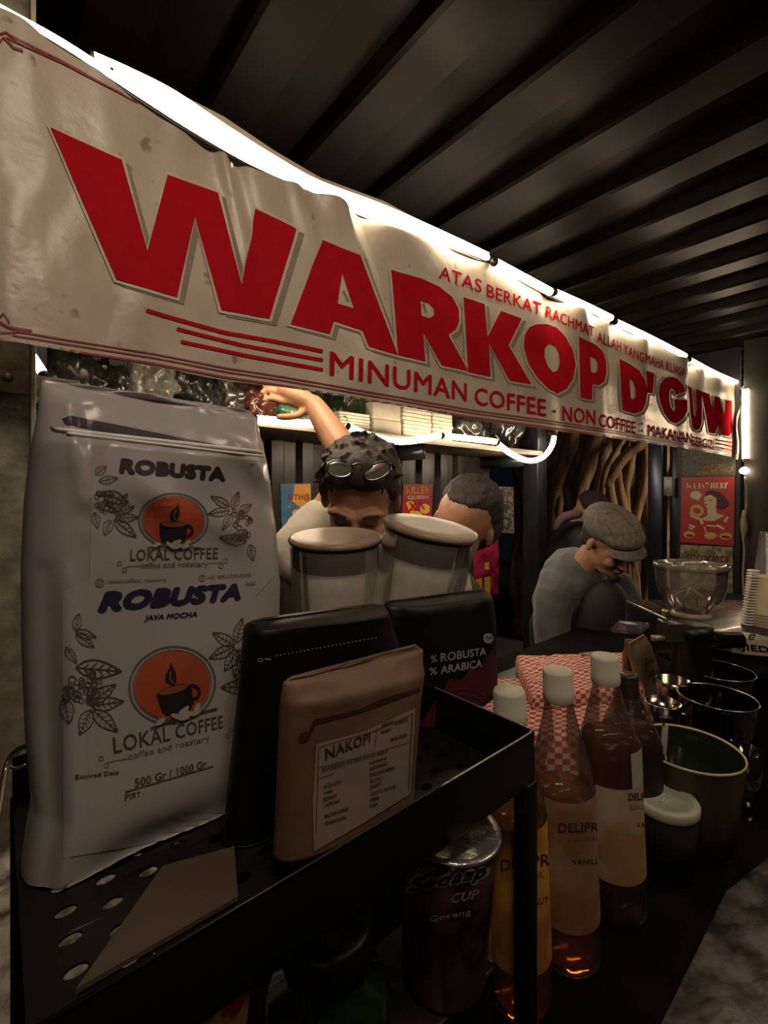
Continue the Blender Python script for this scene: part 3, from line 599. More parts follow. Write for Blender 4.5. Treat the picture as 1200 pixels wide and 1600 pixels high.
# ------------------------------------------------------------------ pouches
def pouch(name, label, rows, b, thick, m, seed=0, wr=.004, nu=48, nv=70, cat='coffee bag', seal=.10, off=0, taper=.18, group=None, bot=1.0, creases=()):
    """rows: top to bottom [(xl,yl),(xr,yr)] outline of the front face in the stall-parallel plane at depth b; the bag is a closed pillow of real thickness"""
    L_ = [PB(r[0][0], r[0][1], b) for r in rows]; R_ = [PB(r[1][0], r[1][1], b) for r in rows]; n = len(rows)
    def at(u, v):
        t = (1-v)*(n-1); i = min(n-2, int(t)); f = t-i
        return L_[i].lerp(L_[i+1], f).lerp(R_[i].lerp(R_[i+1], f), u)
    def th(u, v):
        d = 1-v
        pv = .03 if d < seal else min(1, .12+(d-seal)/taper*.9) if d < seal+taper else 1
        if d > .93: pv *= bot if bot < 1 else 1
        e = max(0, 1-abs(2*u-1)**5)**.6
        return thick*pv*(.15+.85*e)
    def wrk(u, v, s):
        p = Vector((u*2.2, v*3.6, seed+s)); q_ = Vector((u*3.1+v*1.3, v*6-u*2, seed*2+s)); top_ = max(0, min(1, (v-.45)*2.5))
        w_ = noise.noise(p)*wr*1.1+(.5-abs(noise.noise(q_)))*wr*1.3*top_+noise.noise(q_*2.2)*wr*.45*top_
        if s == 0:
            for (ua, va, ub, vb, wd, am) in creases:
                du, dv_ = ub-ua, (vb-va)*2; L2 = du*du+dv_*dv_; k_ = max(0, min(1, ((u-ua)*du+(v-va)*2*dv_)/L2))
                dd = math.hypot(u-ua-k_*du, (v-va)*2-k_*dv_); w_ += am*math.exp(-(dd/wd)**2)*(.35+.65*math.sin(math.pi*min(1, max(0, k_*.9+.05))))
        return w_*min(1, 8*min(u, 1-u)+.2)
    t = thing(name, label, cat, (L_[-1]+R_[-1])/2-NV*thick*.4, group)
    if cat == 'coffee bag': t.location.z = Z0+.001
    bm = NB()
    fr = [[bm.verts.new(at(i/nu, j/nv)+NV*(wrk(i/nu, j/nv, 0)+(th(i/nu, j/nv)-thick)*.5)) for i in range(nu+1)] for j in range(nv+1)]
    bk = [[bm.verts.new(at(i/nu, j/nv)+NV*(wrk(i/nu, j/nv, 5)*.3-th(i/nu, j/nv)*.5-thick*.5-.001)) for i in range(nu+1)] for j in range(nv+1)]
    for j in range(nv):
        for i in range(nu):
            bm.faces.new((fr[j][i], fr[j][i+1], fr[j+1][i+1], fr[j+1][i])); bm.faces.new((bk[j][i+1], bk[j][i], bk[j+1][i], bk[j+1][i+1]))
    for j in range(nv):
        bm.faces.new((bk[j][0], fr[j][0], fr[j+1][0], bk[j+1][0])); bm.faces.new((fr[j][nu], bk[j][nu], bk[j+1][nu], fr[j+1][nu]))
    for i in range(nu):
        bm.faces.new((fr[0][i+1], fr[0][i], bk[0][i], bk[0][i+1])); bm.faces.new((fr[nv][i], fr[nv][i+1], bk[nv][i+1], bk[nv][i]))
    if cat == 'coffee bag':
        for v_ in bm.verts: v_.co.z = max(v_.co.z, Z0+.001)
    s = obj('pouch_body', bm, m, t); return t, wbvh(s)
whm = mat('bag_white', (.40, .375, .35), .3, var=.08, scale=5, bump=.08, bscale=90, coat=.15)
t, v = pouch('coffee_bag', 'tall white coffee bag with two orange cup logos, largest bag in the tray',
    [((80,573),(418,632)), ((72,580),(430,645)), ((64,640),(436,690)), ((52,700),(441,735)), ((42,790),(453,818)), ((37,900),(460,915)), ((38,1040),(458,1030)), ((44,1180),(440,1150)), ((54,1300),(410,1250)), ((38,1405),(385,1310)), ((36,1432),(372,1336))],
    .365, .075, whm, 3, .0055, 70, 110, creases=[(.48,.985,.50,.90,.05,.005),(.62,.93,.70,.885,.03,.006),(.80,.93,.84,.885,.03,.005),(.44,.90,.62,.915,.03,-.004),(.14,.82,.20,.60,.06,-.008),(.10,.84,.16,.62,.03,.006),(.20,.58,.22,.72,.05,.006),
    (.80,.74,.93,.66,.05,.007),(.93,.66,.99,.60,.04,-.006),(.70,.79,.88,.78,.05,.005),(.33,.66,.50,.60,.06,.005),(.06,.50,.07,.05,.035,-.007),(.12,.50,.13,.08,.03,.004),(.30,.20,.75,.25,.10,.004),(.25,.12,.85,.20,.06,-.005),(.62,.60,.80,.56,.05,.004)])
bag = t
decal('zip_slot_shade', [poly([(98,655),(110,650),(270,682),(425,712),(425,716),(270,692),(190,680),(104,664)])], v, mat('slot_dark', (.05, .05, .055), .35), t, .0006, 8)  # dark strip paints the shadow in the bag's opening
def strip(name, pts, w, r, m, parent, bvh, off=.001):
    eye = Vector((0, 0, CZ)); P3 = []
    for x, y in pts:
        d = (P(x, y, 1)-eye).normalized(); h = bvh.ray_cast(eye, d)
        if h[0]: P3.append(h[0]-d*off)
    if len(P3) > 1: return obj(name, tube(NB(), P3, r, 8), m, parent)
def seg(a, b, n): return [(a[0]+(b[0]-a[0])*i/n, a[1]+(b[1]-a[1])*i/n) for i in range(n+1)]
zm = mat('zip_shine', (.85, .83, .8), .25, 0)
strip('zip_seal', seg((88,671),(426,708), 40), 0, .0016, zm, t, v); strip('zip_seal', seg((105,677),(428,715), 40), 0, .0012, zm, t, v)
for k in range(9): strip('tear_notch', [(80+k*5.5, 669+k*1.1+(2 if k % 2 else -2)), (84+k*5.5, 670+k*1.1+(-2 if k % 2 else 2))], 0, .0006, mat('slot_dark', (.05, .05, .055), .35), t, v)
decal('label', [poly([(147,698),(420,722),(428,900),(400,930),(396,1290),(100,1340),(98,925),(140,905)])], v, mat('label_white', (.42, .40, .375), .36, var=.04, scale=9), t, .0005, 10)
inkb = ink('bag_black', (.02, .012, .015)); brn = ink('bag_brown', (.10, .065, .05)); orn = ink('bag_orange', (.46, .085, .03)); gry = ink('bag_grey', (.22, .19, .17)); ring = ink('bag_ring', (.13, .12, .09)); blu = ink('bag_blue', (.018, .02, .055))
O1 = .0009
decal('word', [T2('ROBUSTA', ((190,716),(349,730),(349,752),(188,740)), .13, .05)], v, inkb, t, O1, 10)['kind'] = 'stuff'
decal('word', [T2('ROBUSTA', ((159,924),(373,911),(373,938),(156,957)), .13, .22)], v, blu, t, O1, 10)['kind'] = 'stuff'
decal('word', [T2('JAVA MOCHA', ((226,961),(307,955),(307,966),(225,972)), .06, .2)], v, inkb, t, O1, 10)['kind'] = 'stuff'
for tx, q, bo, m_ in (('LOKAL COFFEE', ((204,858),(340,855),(340,873),(203,876)), .015, brn), ('coffee and roastery', ((220,878),(325,875),(325,888),(220,890)), .02, gry),
    ('lokalcoffee_roastery', ((168,905),(260,902),(260,909),(168,913)), .02, gry), ('+62 888-0200-8280', ((323,899),(391,895),(391,901),(323,905)), .02, gry), ('halal', ((384,908),(398,907),(398,914),(384,915)), .02, gry),
    ('LOKAL COFFEE', ((176,1151),(347,1117),(348,1137),(178,1177)), .015, brn), ('coffee and roastery', ((200,1176),(326,1147),(327,1160),(200,1190)), .02, gry),
    ('Expired Date', ((117,1210),(185,1202),(185,1211),(118,1220)), .03, brn), ('500 Gr / 1000 Gr', ((210,1216),(321,1187),(321,1199),(211,1230)), .04, brn), ('PIRT :', ((195,1240),(224,1235),(224,1243),(195,1251)), .03, brn)):
    decal('word', [T2(tx, q, bo, 0, 2)], v, m_, t, O1, 12)['kind'] = 'stuff'
decal('underline', [line2([(195,1237),(332,1197)], 2.2)], v, brn, t, O1, 10)
def logo(cx, cy, rx, ry, rot, k):
    def q(x, y):  # x,y in units of k pixels around the centre, rotated
        return (cx+(x*math.cos(rot)-y*math.sin(rot))*k, cy+(x*math.sin(rot)+y*math.cos(rot))*k)
    decal('logo_ring', [ell(cx, cy, rx, ry, rot, 48, (rx*.955, ry*.955)), ell(cx, cy, rx*.9, ry*.9, rot, 48, (rx*.88, ry*.88))], v, ring, t, O1, 10)['kind'] = 'stuff'
    decal('logo_disc', [ell(cx, cy, rx*.86, ry*.86, rot, 48)], v, orn, t, O1, 10)
    cup = [q(x, y) for x, y in ((-.52,.12),(-.50,.62),(-.40,.80),(.28,.84),(.46,.66),(.52,.14),(.3,.04),(0,0),(-.3,.04))]
    hd = [q(.50+.20*math.cos(a), .36+.20*math.sin(a)) for a in [i*math.pi/8-1.5 for i in range(9)]]
    decal('logo_cup', [poly(cup), line2(hd, k*.09), poly([q(x, y) for x, y in ((-.16,-.18),(-.1,-.36),(.06,-.5),(.14,-.66),(.2,-.34),(.16,-.12),(.04,.06),(-.06,-.06))])], v, inkb, t, O1+.0005, 8)['kind'] = 'stuff'
    decal('logo_crema', [ell(*q(0, .13), k*.44, k*.10, rot, 20), line2([q(.06,-.40), q(-.02,-.2), q(.06,-.02)], k*.05)], v, ink('crema', (.30, .10, .05)), t, O1+.0009, 8)['kind'] = 'stuff'
    decal('logo_flower', [ell(*q(x, y), k*.17, k*.075, rot+a, 10) for x, y, a in ((.0,.86,-.9),(.14,.78,-.5),(-.14,.88,.6),(.22,.9,.2),(.05,.98,.1),(.5,.82,-.9),(-.62,.9,-.4),(.42,.94,-.2))], v, ink('flower', (.52, .46, .38)), t, O1+.0013, 8)['kind'] = 'stuff'
    decal('logo_ground', [line2([q(-.95,1.02), q(-.4,.98), q(-.2,1.04)], k*.05), line2([q(.25,1.0), q(.6,.98), q(1.05,1.0)], k*.05)], v, brn, t, O1+.0006, 8)['kind'] = 'stuff'
logo(270.5, 813, 55, 43, .02, 42); logo(268.5, 1070, 69, 61, -.28, 54)
def sprig(name, leaves, berries, k=1):
    sh_ = []
    for x, y, l, w_, a in leaves: sh_ += leaf(x, y, l, w_, math.radians(a))
    for x, y, r in berries: sh_.append(ell(x, y, r, r, 0, 10, (r*.72, r*.72)))
    decal(name, sh_, v, brn, t, O1, 16)['kind'] = 'stuff'
rnd = random.Random(4)
sprig('coffee_sprig', [(150,742,22,.28,-40),(160,770,44,.22,20),(155,752,30,.2,-10),(175,800,38,.2,-50),(178,802,34,.2,-20),(180,808,36,.2,0),(178,812,44,.2,38),(172,812,26,.3,110),(148,800,26,.25,80)],
      [(150+rnd.uniform(0,26), 768+rnd.uniform(0,34), rnd.uniform(3.5,5)) for _ in range(24)])
sprig('coffee_sprig', [(358,792,34,.2,-150),(362,796,30,.2,-70),(358,798,34,.2,172),(362,802,30,.2,120),(384,846,42,.2,190),(390,850,26,.25,80),(372,800,24,.25,-30)],
      [(364+rnd.uniform(0,26), 796+rnd.uniform(0,44), rnd.uniform(3.5,5)) for _ in range(28)])
sprig('coffee_sprig', [(118,985,28,.25,-80),(118,986,34,.2,15),(118,990,36,.22,35),(104,1010,30,.2,60),(118,1042,72,.2,5),(140,1095,44,.2,-65),(140,1097,50,.2,-35),(142,1102,52,.2,-8),(145,1108,52,.22,42),(142,1108,44,.25,115),(102,1090,40,.25,80)],
      [(104+rnd.uniform(0,46), 1046+rnd.uniform(0,50), rnd.uniform(4.5,6.5)) for _ in range(34)])
sprig('coffee_sprig', [(366,1008,40,.22,-150),(368,1004,40,.2,-75),(366,1010,44,.2,155),(370,1014,40,.22,120),(374,1014,46,.2,100),(396,1072,52,.22,178),(384,1004,30,.25,-40)],
      [(372+rnd.uniform(0,28), 1022+rnd.uniform(0,44), rnd.uniform(4.5,6)) for _ in range(26)])
decal('icons', [ell(156,910,7.5,7,0,16,(6,5.5)), ell(156,910,3.5,3.2,0,12,(2.4,2.2)), ell(315,903,5.5,5.5,0,14,(4.2,4.2)), ell(315,903,2.2,1.6,.8,8)]+[ell(x,y,4,4,0,12,(2.6,2.6)) for x,y in ((186,880),(194,890),(352,876),(345,884),(158,1184),(166,1195),(360,1140),(355,1150))]
      +[line2([(196,885),(220,883)],1.2), line2([(326,880),(345,878)],1.2), line2([(168,1190),(200,1184)],1.2)], v, gry, t, O1, 10)['kind'] = 'stuff'
# black pouches
bkm = mat('bag_black_foil', (.005, .005, .006), .45, var=.2, scale=10, spec=.3)
t, v = pouch('coffee_bag', 'matte black coffee bag with dark red circle print, reading ROBUSTA ARABICA', [((622,944),(774,923)), ((618,952),(784,934)), ((610,1000),(788,980)), ((606,1060),(790,1040)), ((600,1140),(791,1115)), ((590,1240),(792,1190))], .352, .035, bkm, 9, .0025, 30, 40, seal=.08)
decal('print', [poly([(664,1120),(690,1085),(700,1060),(720,1062),(738,1040),(745,1048),(776,1005),(778,1180),(600,1190),(620,1150)])], v, ink('bag_wine', (.075, .008, .012)), t, .0006, 8)
lw_ = ink('bag_line', (.17, .05, .05))
decal('contour_lines', [ell(722,1128,r,r*.95,-.3,30,(r-1.1,r*.95-1.1)) for r in (14,22,30,38,47,56)], v, lw_, t, .0010, 8)['kind'] = 'stuff'
lg = ink('bag_light', (.36, .32, .31))
for tx, q in (('ROBUSTA', ((688,1020),(758,1011),(758,1023),(688,1034))), ('ARABICA', ((688,1040),(752,1030),(752,1042),(688,1053))), ('%', ((672,1024),(682,1023),(682,1034),(672,1036))), ('%', ((670,1043),(682,1042),(682,1053),(670,1055)))):
    decal('word', [T2(tx, q, .035)], v, lg, t, .0010, 10)['kind'] = 'stuff'
decal('emblem', [ell(762,997,8,8,0,20)], v, lg, t, .0010, 8)
decal('emblem_mark', [line2([(757,998),(760,993),(762,1000),(765,994),(768,998)],1.6)], v, bkm, t, .0014, 8)
t, v = pouch('coffee_bag', 'plain black coffee bag with a dotted tear line behind the kraft pouch', [((428,978),(610,951)), ((412,984),(622,952)), ((404,998),(626,966)), ((400,1040),(640,1010)), ((392,1130),(650,1090)), ((380,1240),(655,1190)), ((366,1392),(650,1250))], .315, .045, bkm, 14, .003, 40, 50, seal=.08)
for k in range(26):
    x = 432+k*6.2; y = 1024-k*1.12
    decal('perforation', [ell(x, y, 1.6, .9, -.15, 6)], v, lg, t, .0006, 8)
decal('tear_hole', [ell(407,1031,4,3.4,0,12,(2.6,2.2)), line2([(414,1029),(423,1030)],2)], v, lg, t, .0006, 8)['kind'] = 'stuff'
km = mat('kraft', (.19, .108, .062), .5, var=.25, scale=14, bump=.2, bscale=60)
t, v = pouch('coffee_bag', 'brown kraft coffee pouch with a white NAKOPI label in front of the black bags', [((472,1068),(668,1014)), ((461,1078),(680,1022)), ((458,1110),(678,1056)), ((456,1160),(672,1100)), ((453,1220),(668,1150)), ((450,1300),(664,1215)), ((446,1366),(662,1262))], .268, .03, km, 21, .002, 36, 46, seal=.16)
decal('crease', [poly([(466,1152),(470,1145),(482,1142),(490,1124),(560,1108),(600,1090),(668,1070),(666,1076),(606,1098),(560,1114),(494,1131),(480,1158),(468,1160)])], v, ink('kraft_dark', (.05, .02, .012)), t, .0005, 8)  # dark band paints the shade along the pouch's fold
decal('label', [poly([(494,1162),(570,1142),(648,1106),(647,1128),(643,1190),(640,1240),(560,1290),(490,1330),(488,1250)])], v, mat('label_kraft', (.30, .245, .20), .55, var=.06, scale=20), t, .0006, 8)
kb = ink('label_ink', (.06, .03, .02))
decal('word', [T2('NAKOPI', ((507,1168),(577,1143),(577,1159),(508,1187)), .03)], v, kb, t, .0011, 10)['kind'] = 'stuff'
decal('frame_lines', [line2([(497,1166),(585,1141),(645,1114)],1), line2([(497,1166),(493,1300)],1), line2([(643,1114),(637,1232)],1), line2([(497,1198),(560,1182),(638,1159)],1), line2([(588,1135),(585,1164)],1), line2([(497,1215),(520,1208)],1)], v, kb, t, .0011, 8)['kind'] = 'stuff'
rows_ = [('COFFEE BEANS',594,1131,20),('ARABICA',594,1141,16),('ROBUSTA',616,1128,20),('SINGLE ORIGIN',608,1153,26),('ACEH GAYO',505,1226,28),('TORAJA',505,1237,14),('KERINCI',505,1246,20),('LAMPUNG',506,1255,24),('BALI KINTAMANI',506,1272,36),('TEMANGGUNG',506,1284,34),('JAVA PREANGER',577,1190,26),('BANYUWANGI',577,1198,26),('BALI KINTAMANI',577,1208,38),('FLORES',577,1218,20),('DAMPIT',577,1227,18),('GAYO WINE',577,1238,40),('WAMENA',577,1247,14),('MOKA',577,1256,12)]
for tx, x, y, w_ in rows_:
    sl = -.32; decal('word', [T2(tx, ((x,y-1),(x+w_,y-1+sl*w_),(x+w_,y+5+sl*w_),(x,y+5)), .03, 0, 1)], v, kb, t, .0011, 12)['kind'] = 'stuff'
decal('word', [T2('ESPRESSO FILTER COLD BREW', ((503,1199),(605,1170),(605,1175),(503,1205)), .03, 0, 1)], v, kb, t, .0011, 12)['kind'] = 'stuff'
# brown card added in the tray for an unidentified brown area
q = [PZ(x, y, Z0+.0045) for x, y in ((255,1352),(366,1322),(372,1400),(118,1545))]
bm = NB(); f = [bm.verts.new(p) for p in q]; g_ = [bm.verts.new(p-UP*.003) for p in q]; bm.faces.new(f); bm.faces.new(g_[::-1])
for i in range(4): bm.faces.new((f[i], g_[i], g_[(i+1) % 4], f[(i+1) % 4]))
tag(obj('brown_patch', bm, mat('patch_brown', (.10, .07, .045), .5, scale=12), smooth=False, recalc=True), 'dull brown card added on the tray floor before the white bag', 'patch')
# ------------------------------------------------------------------ canisters
def canister(label, x, ylid, Y, rpx, tilt, nod, hh, sticker):
    c = P(x, ylid, Y); r = rpx/F*Y; lidm = mat('lid_walnut', (.38, .28, .20), .35, scale=25, var=.25, stretch=(1, 6, 1))
    M = T(c) @ R('Y', tilt) @ R('X', nod)
    t = thing('canister', label, 'jar', M @ Vector((0, 0, -hh)), 'clear canisters with brown lids')
    obj('lid', lathe(NB(), [(0,.004),(r*.6,.003),(r*.93,.004),(r*.99,.0025),(r*1.01,-.001),(r*.99,-.005),(r*.93,-.0065),(0,-.007)], M, 48), lidm, t)
    obj('lid_band', lathe(NB(), [(r*.93,-.008),(r*.93,-.040),(r*.90,-.042),(0,-.042)], M, 48), mat('band_brown', (.10, .062, .045), .35, scale=20), t)
    bm = lathe(NB(), [(r*.97,-.009),(r*.965,-.06),(r*.94,-hh*.6),(r*.90,-hh+.01),(r*.86,-hh),(0,-hh)], M, 48)
    obj('clear_body', bm, glass('canister_plastic', (.95, .95, .92), .22, (.85, .84, .78), .15, .7), t)
    bm = lathe(NB(), [(0,-.044),(r*.88,-.044),(r*.89,-.07),(r*.87,-hh*.6),(r*.80,-hh+.015),(0,-hh+.013)], M, 40)
    obj('frosted_liner', bm, glass('liner', (.9, .9, .86), .72, (.90, .88, .80), .4, .2), t)
    return t, M, r
gl_s = mat('sticker_cream', (.55, .50, .36), .5, col2=(.30, .27, .18), scale=60)
def cyl_patch(M, r, a0, a1, z0, z1, n=10):
    return grid(lambda u, v: M @ Vector((r*math.cos(math.radians(a0+(a1-a0)*u)), r*math.sin(math.radians(a0+(a1-a0)*u)), z0+(z1-z0)*v)), n, 2)
t, M, r = canister('left canister with upright brown lid beside the white bag', 525, 840, .70, 73, 0, 7, .24, 0)
obj('sticker', cyl_patch(M, r*.945, -128, -112, -.17, -.125), gl_s, t)
t, M, r = canister('right canister tilting right, its lid higher on the left', 673, 824, .67, 74, 10, 9, .24, 0)
obj('sticker', cyl_patch(M, r*.955, -110, -78, -.135, -.095), gl_s, t)
tag(obj('storage_box', sbox(.24, .60, .515, .70, 1.0, 1.155, .004), black), 'black storage box under the two canisters', 'box')
# ------------------------------------------------------------------ bottles
amber = glass('syrup_amber', (.85, .42, .10), .35, (.75, .34, .06), .1, .4); clearg = glass('bottle_glass', (.96, .95, .93), .06, (.75, .62, .55), .05, .8)  # haze of the bottle glass puts a milky highlight into its colour
def bottle(label, x, Y, r, top, tiltx, liq, lm, labm, capm, lab=(.05, .185), neckm=None, words=(), cap_r=.0165, ptx=None, name='syrup_bottle', group='tall syrup bottles', lvl=.18):
    base = P(x, 1000, Y); base.z = 1.0005; H = top-1.0
    M = T(base) @ R('Y', tiltx); k = H/.31
    t = thing(name, label, 'bottle', base, group)
    obj('glass_body', lathe(NB(), [(0,.002),(r*.8,0),(r*.97,.004),(r,.012),(r,.188*k),(r*.97,.20*k),(r*.86,.215*k),(r*.70,.235*k),(r*.55,.255*k),(.0145,.275*k),(.0145,.30*k)], M, 40), clearg if not neckm else neckm, t)
    obj('cap', lathe(NB(), [(cap_r*.96,-.033),(cap_r,-.031),(cap_r,-.022),(cap_r*.96,-.021),(cap_r*.97,-.003),(cap_r*.88,0),(0,0)], M @ T((0,0,H)), 28), capm, t)
    R_ = r*.95
    obj('liquid', lathe(NB(), [(0,.006),(R_*.8,.005),(R_,.012),(R_,lvl*k),(0,lvl*k)] if lvl < .2 else [(0,.006),(R_,.012),(R_,.19*k),(R_*.84,.215*k),(0,.215*k)], M, 36), lm, t)
    if labm:
        lb = obj('paper_label', cyl_patch(M, r*1.012, -215, 35, lab[0], lab[1], 40), labm, t); v = wbvh(lb)
        for tx, q, bo, m_ in words: decal('word', [T2(tx, q, bo)], v, m_, t, .0004, 5)['kind'] = 'stuff'
        return t, M, v
    return t, M, None
capw = mat('cap_white', (.62, .58, .46), .5, var=.08, scale=30); capb = mat('cap_black2', (.02, .02, .022), .4)
lab_y = mat('label_vanilla', (.40, .26, .14), .5, col2=(.26, .13, .05), scale=18, lo=.42, hi=.6, sub=0)
lab_a = mat('label_amber', (.78, .36, .06), .5, col2=(.40, .15, .03), scale=16, lo=.42, hi=.6)
lab_w = mat('label_cream', (.52, .42, .28), .5, col2=(.38, .22, .09), scale=14, lo=.40, hi=.55)
it = ink('syrup_ink', (.10, .02, .02)); it2 = ink('syrup_ink_light', (.30, .17, .09))
bottle('syrup bottle with white cap, nearest, partly behind the tray leg', 812, .462, .0318, 1.306, -2, 1, amber, lab_a, capw, words=[('DELIPRO', ((783,1343),(880,1330),(880,1350),(783,1361)), .03, it), ('FLAVOR', ((784,1368),(850,1362),(850,1371),(784,1376)), .0, it2), ('HAZELNUT', ((800,1411),(856,1400),(856,1410),(800,1422)), .0, it)])
bottle('middle syrup bottle with white cap and VANILLA label', 888, .505, .0335, 1.31, -2.2, 1, amber, lab_y, capw, words=[('DELIPRO', ((873,1286),(950,1284),(950,1299),(873,1301)), .03, it), ('FLAVOR SYRUP', ((873,1307),(944,1305),(944,1313),(873,1315)), .0, it2), ('VANILLA', ((894,1343),(944,1341),(944,1349),(894,1351)), .02, it)])
t, M, v_ = bottle('pinkish syrup bottle with white cap, furthest of the white-capped three', 961, .56, .0352, 1.306, -2.4, 1, glass('syrup_pink', (.5,.22,.18), .45, (.34,.11,.08), .1, .4), lab_w, capw, lab=(.055,.165), lvl=.21, words=[('DELIPRO', ((982,1239),(1022,1238),(1022,1249),(982,1251)), .03, it), ('FLAVOR', ((983,1258),(1012,1257),(1012,1264),(983,1265)), 0, it2), ('VAN', ((994,1285),(1016,1284),(1016,1292),(994,1293)), 0, it)])
obj('torn_sticker', cyl_patch(M, .0352*1.02, -75, 20, .165, .205, 14), mat('sticker_grey', (.50, .47, .42), .6), t)
bottle('dark red bottle with a black cap behind the pinkish syrup bottle', 986, .66, .041, 1.245, -1, 1, glass('syrup_dark', (.2,.03,.02), .7, (.09,.012,.010), .1, .4), mat('label_black', (.010,.008,.008), .6), capb, lab=(.01,.15), lvl=.21, cap_r=.014, name='red_bottle', group=None)
# cups and things below the tray
base = P(692, 1000, .40); base.z = 1.088
tag(obj('black_crate', sbox(.235, .337, .245, .33, 1.0005, 1.0875, .003), black), 'low black crate under the instant noodle cup', 'crate')
t = thing('noodle_cup', 'dark brown instant noodle cup with silver lid under the tray', 'cup', base)
Mc = T(base) @ R('Y', 3)
cb = obj('cup_body', lathe(NB(), [(0,.001),(.034,0),(.036,.003),(.0405,.115),(.0415,.120),(.0425,.121),(.0425,.124)], Mc, 44), mat('cup_brown', (.16, .09, .075), .35, col2=(.03, .012, .012), scale=22, lo=.4, hi=.6), t)
obj('foil_lid', lathe(NB(), [(.043,.1235),(.0435,.125),(.042,.1268),(.036,.1262),(.02,.1268),(0,.1262)], Mc, 44), mat('foil', (.65, .62, .58), .25, .9, bump=.6, bscale=60), t)
v = wbvh(cb); wi = ink('cup_silver', (.34, .30, .30)); 
decal('word', [T2('Mie', ((650,1355),(682,1350),(682,1362),(650,1368)), .02, .2)], v, wi, t, .0005, 6)['kind'] = 'stuff'
decal('word', [T2('Sedaap', ((636,1369),(762,1345),(762,1378),(637,1404)), .12, .35)], v, wi, t, .0005, 6)['kind'] = 'stuff'
decal('word', [T2('Sedaap', ((641,1373),(758,1350),(758,1374),(641,1400)), .035, .35)], v, inkb, t, .0010, 6)['kind'] = 'stuff'
decal('word', [T2('CUP', ((706,1396),(748,1388),(748,1403),(705,1411)), .04, .3)], v, wi, t, .0005, 6)['kind'] = 'stuff'
decal('word', [T2('Goreng', ((672,1431),(735,1419),(735,1431),(672,1443)), .03, 0)], v, wi, t, .0005, 6)['kind'] = 'stuff'
t = thing('pale_lid', 'round pale ridged lid standing upright behind the noodle cup', 'lid', P(752, 1400, .47))
t.location.z = 1.0
Ml = T(P(748, 1462, .452)) @ R('Y', 8) @ R('X', 90)
obj('disc', lathe(NB(), [(0,.003),(.012,.003),(.013,.0045),(.020,.0045),(.021,.003),(.038,.003),(.040,.005),(.042,.003),(.042,-.003),(0,-.003)], Ml @ Matrix.Diagonal((.55, 1.0, 1, 1)), 40), mat('lid_pale', (.42, .34, .22), .5, bump=.5, bscale=80), t)
obj('stand_foot', sbox(.41, .425, .30, .33, 1.0, 1.02), black, t)
b0 = P(512, 1000, .335); b0.z = 1.0005
t = thing('green_jar', 'dark green glass jar at the bottom edge below the tray', 'jar', b0)
obj('glass', lathe(NB(), [(0,.001),(.044,0),(.047,.006),(.047,.13),(.042,.145),(.030,.155),(.030,.17)], T(b0), 40), glass('green_glass', (.16, .26, .08), .55, (.03, .06, .012), .1, 1.2), t)
obj('lid', lathe(NB(), [(.032,.168),(.033,.17),(.033,.19),(.030,.193),(0,.193)], T(b0), 32), black, t)
t, v = pouch('noodle_packet', 'red and yellow printed snack packet with a white seam at the bottom edge', [((250,1518),(404,1520)), ((240,1560),(400,1556)), ((235,1660),(392,1650)), ((228,1800),(385,1790)), ((228,1960),(385,1950))], .262, .024, mat('packet_print', (.80, .55, .12), .35, col2=(.60, .04, .02), scale=75, lo=.40, hi=.50), 30, .004, 24, 24, cat='packet', seal=.03)
strip('white_seam', [(403,1521),(401,1540),(397,1565),(393,1600),(390,1640)], 0, .0012, mat('seam_white', (.7, .66, .55), .4), t, v)
# ------------------------------------------------------------------ pots and tableware on the right
def vessel(name, label, cat, x, y, Y, r, z0, prof, m, seg=44, group=None, tilt=None):
    c = P(x, y, Y); c.z = z0; t = thing(name, label, cat, c, group)
    o = obj('vessel_body', lathe(NB(), prof, T(c) @ (tilt or Matrix.Identity(4)), seg), m, t); return t, c
t, c = vessel('enamel_pot', 'open enamel pot with dark green inside and cream rim', 'pot', 1075, 1165, .68, .07, 1.0005, [(0,.001),(.05,0),(.058,.01),(.066,.10),(.069,.128)], mat('enamel_cream', (.05, .038, .018), .35, scale=20))
obj('pot_inside', lathe(NB(), [(.0675,.1285),(.064,.10),(.056,.012),(0,.010)], T(c), 44), mat('enamel_green', (.022, .034, .010), .15, scale=20, coat=.5), t)
obj('rim', lathe(NB(), [(.067,.128),(.0685,.1305),(.070,.128),(.0685,.1265),(.067,.128)], T(c), 44), mat('rim_cream', (.60, .50, .30), .3), t)
tb = tube(NB(), [P(1041,1200,.66), P(1040,1180,.655)], .0012, 6); addbox(tb, T(P(1038,1155,.653)) @ R('Y', 4), .0085, .0015, .042, .0006); 
t = thing('stirring_paddle', 'small pale paddle with a hole standing in the green pot', 'paddle', P(1041,1204,.66)); obj('blade', tb, mat('paddle_white', (.60, .55, .42), .5), t)
obj('hole_mark', lathe(NB(), [(0,.0012),(.0016,.0012),(.0016,0)], T(P(1036.5,1131,.651)) @ R('X', 90), 10), capb, t)
t, c = vessel('white_tub', 'small tub with a pale green-white lid before the green pot', 'tub', 1038, 1245, .62, .042, 1.0005, [(0,0),(.034,0),(.038,.07),(.0385,.085)], mat('tub_dark', (.03, .03, .025), .5, scale=20))
obj('lid', lathe(NB(), [(.0395,.083),(.041,.085),(.041,.093),(.039,.096),(.031,.096),(.030,.094),(0,.094)], T(c), 40), mat('tub_lid', (.50, .52, .38), .45, scale=20), t)
obj('lid_mark', addbox(NB(), T(c+Vector((-.004, -.005, .095))) @ R('Z', 35), .016, .003, .0015), mat('mark_pale', (.62, .62, .5), .5), t)
potm = mat('pot_black', (.012, .012, .013), .12, .5, coat=.6)
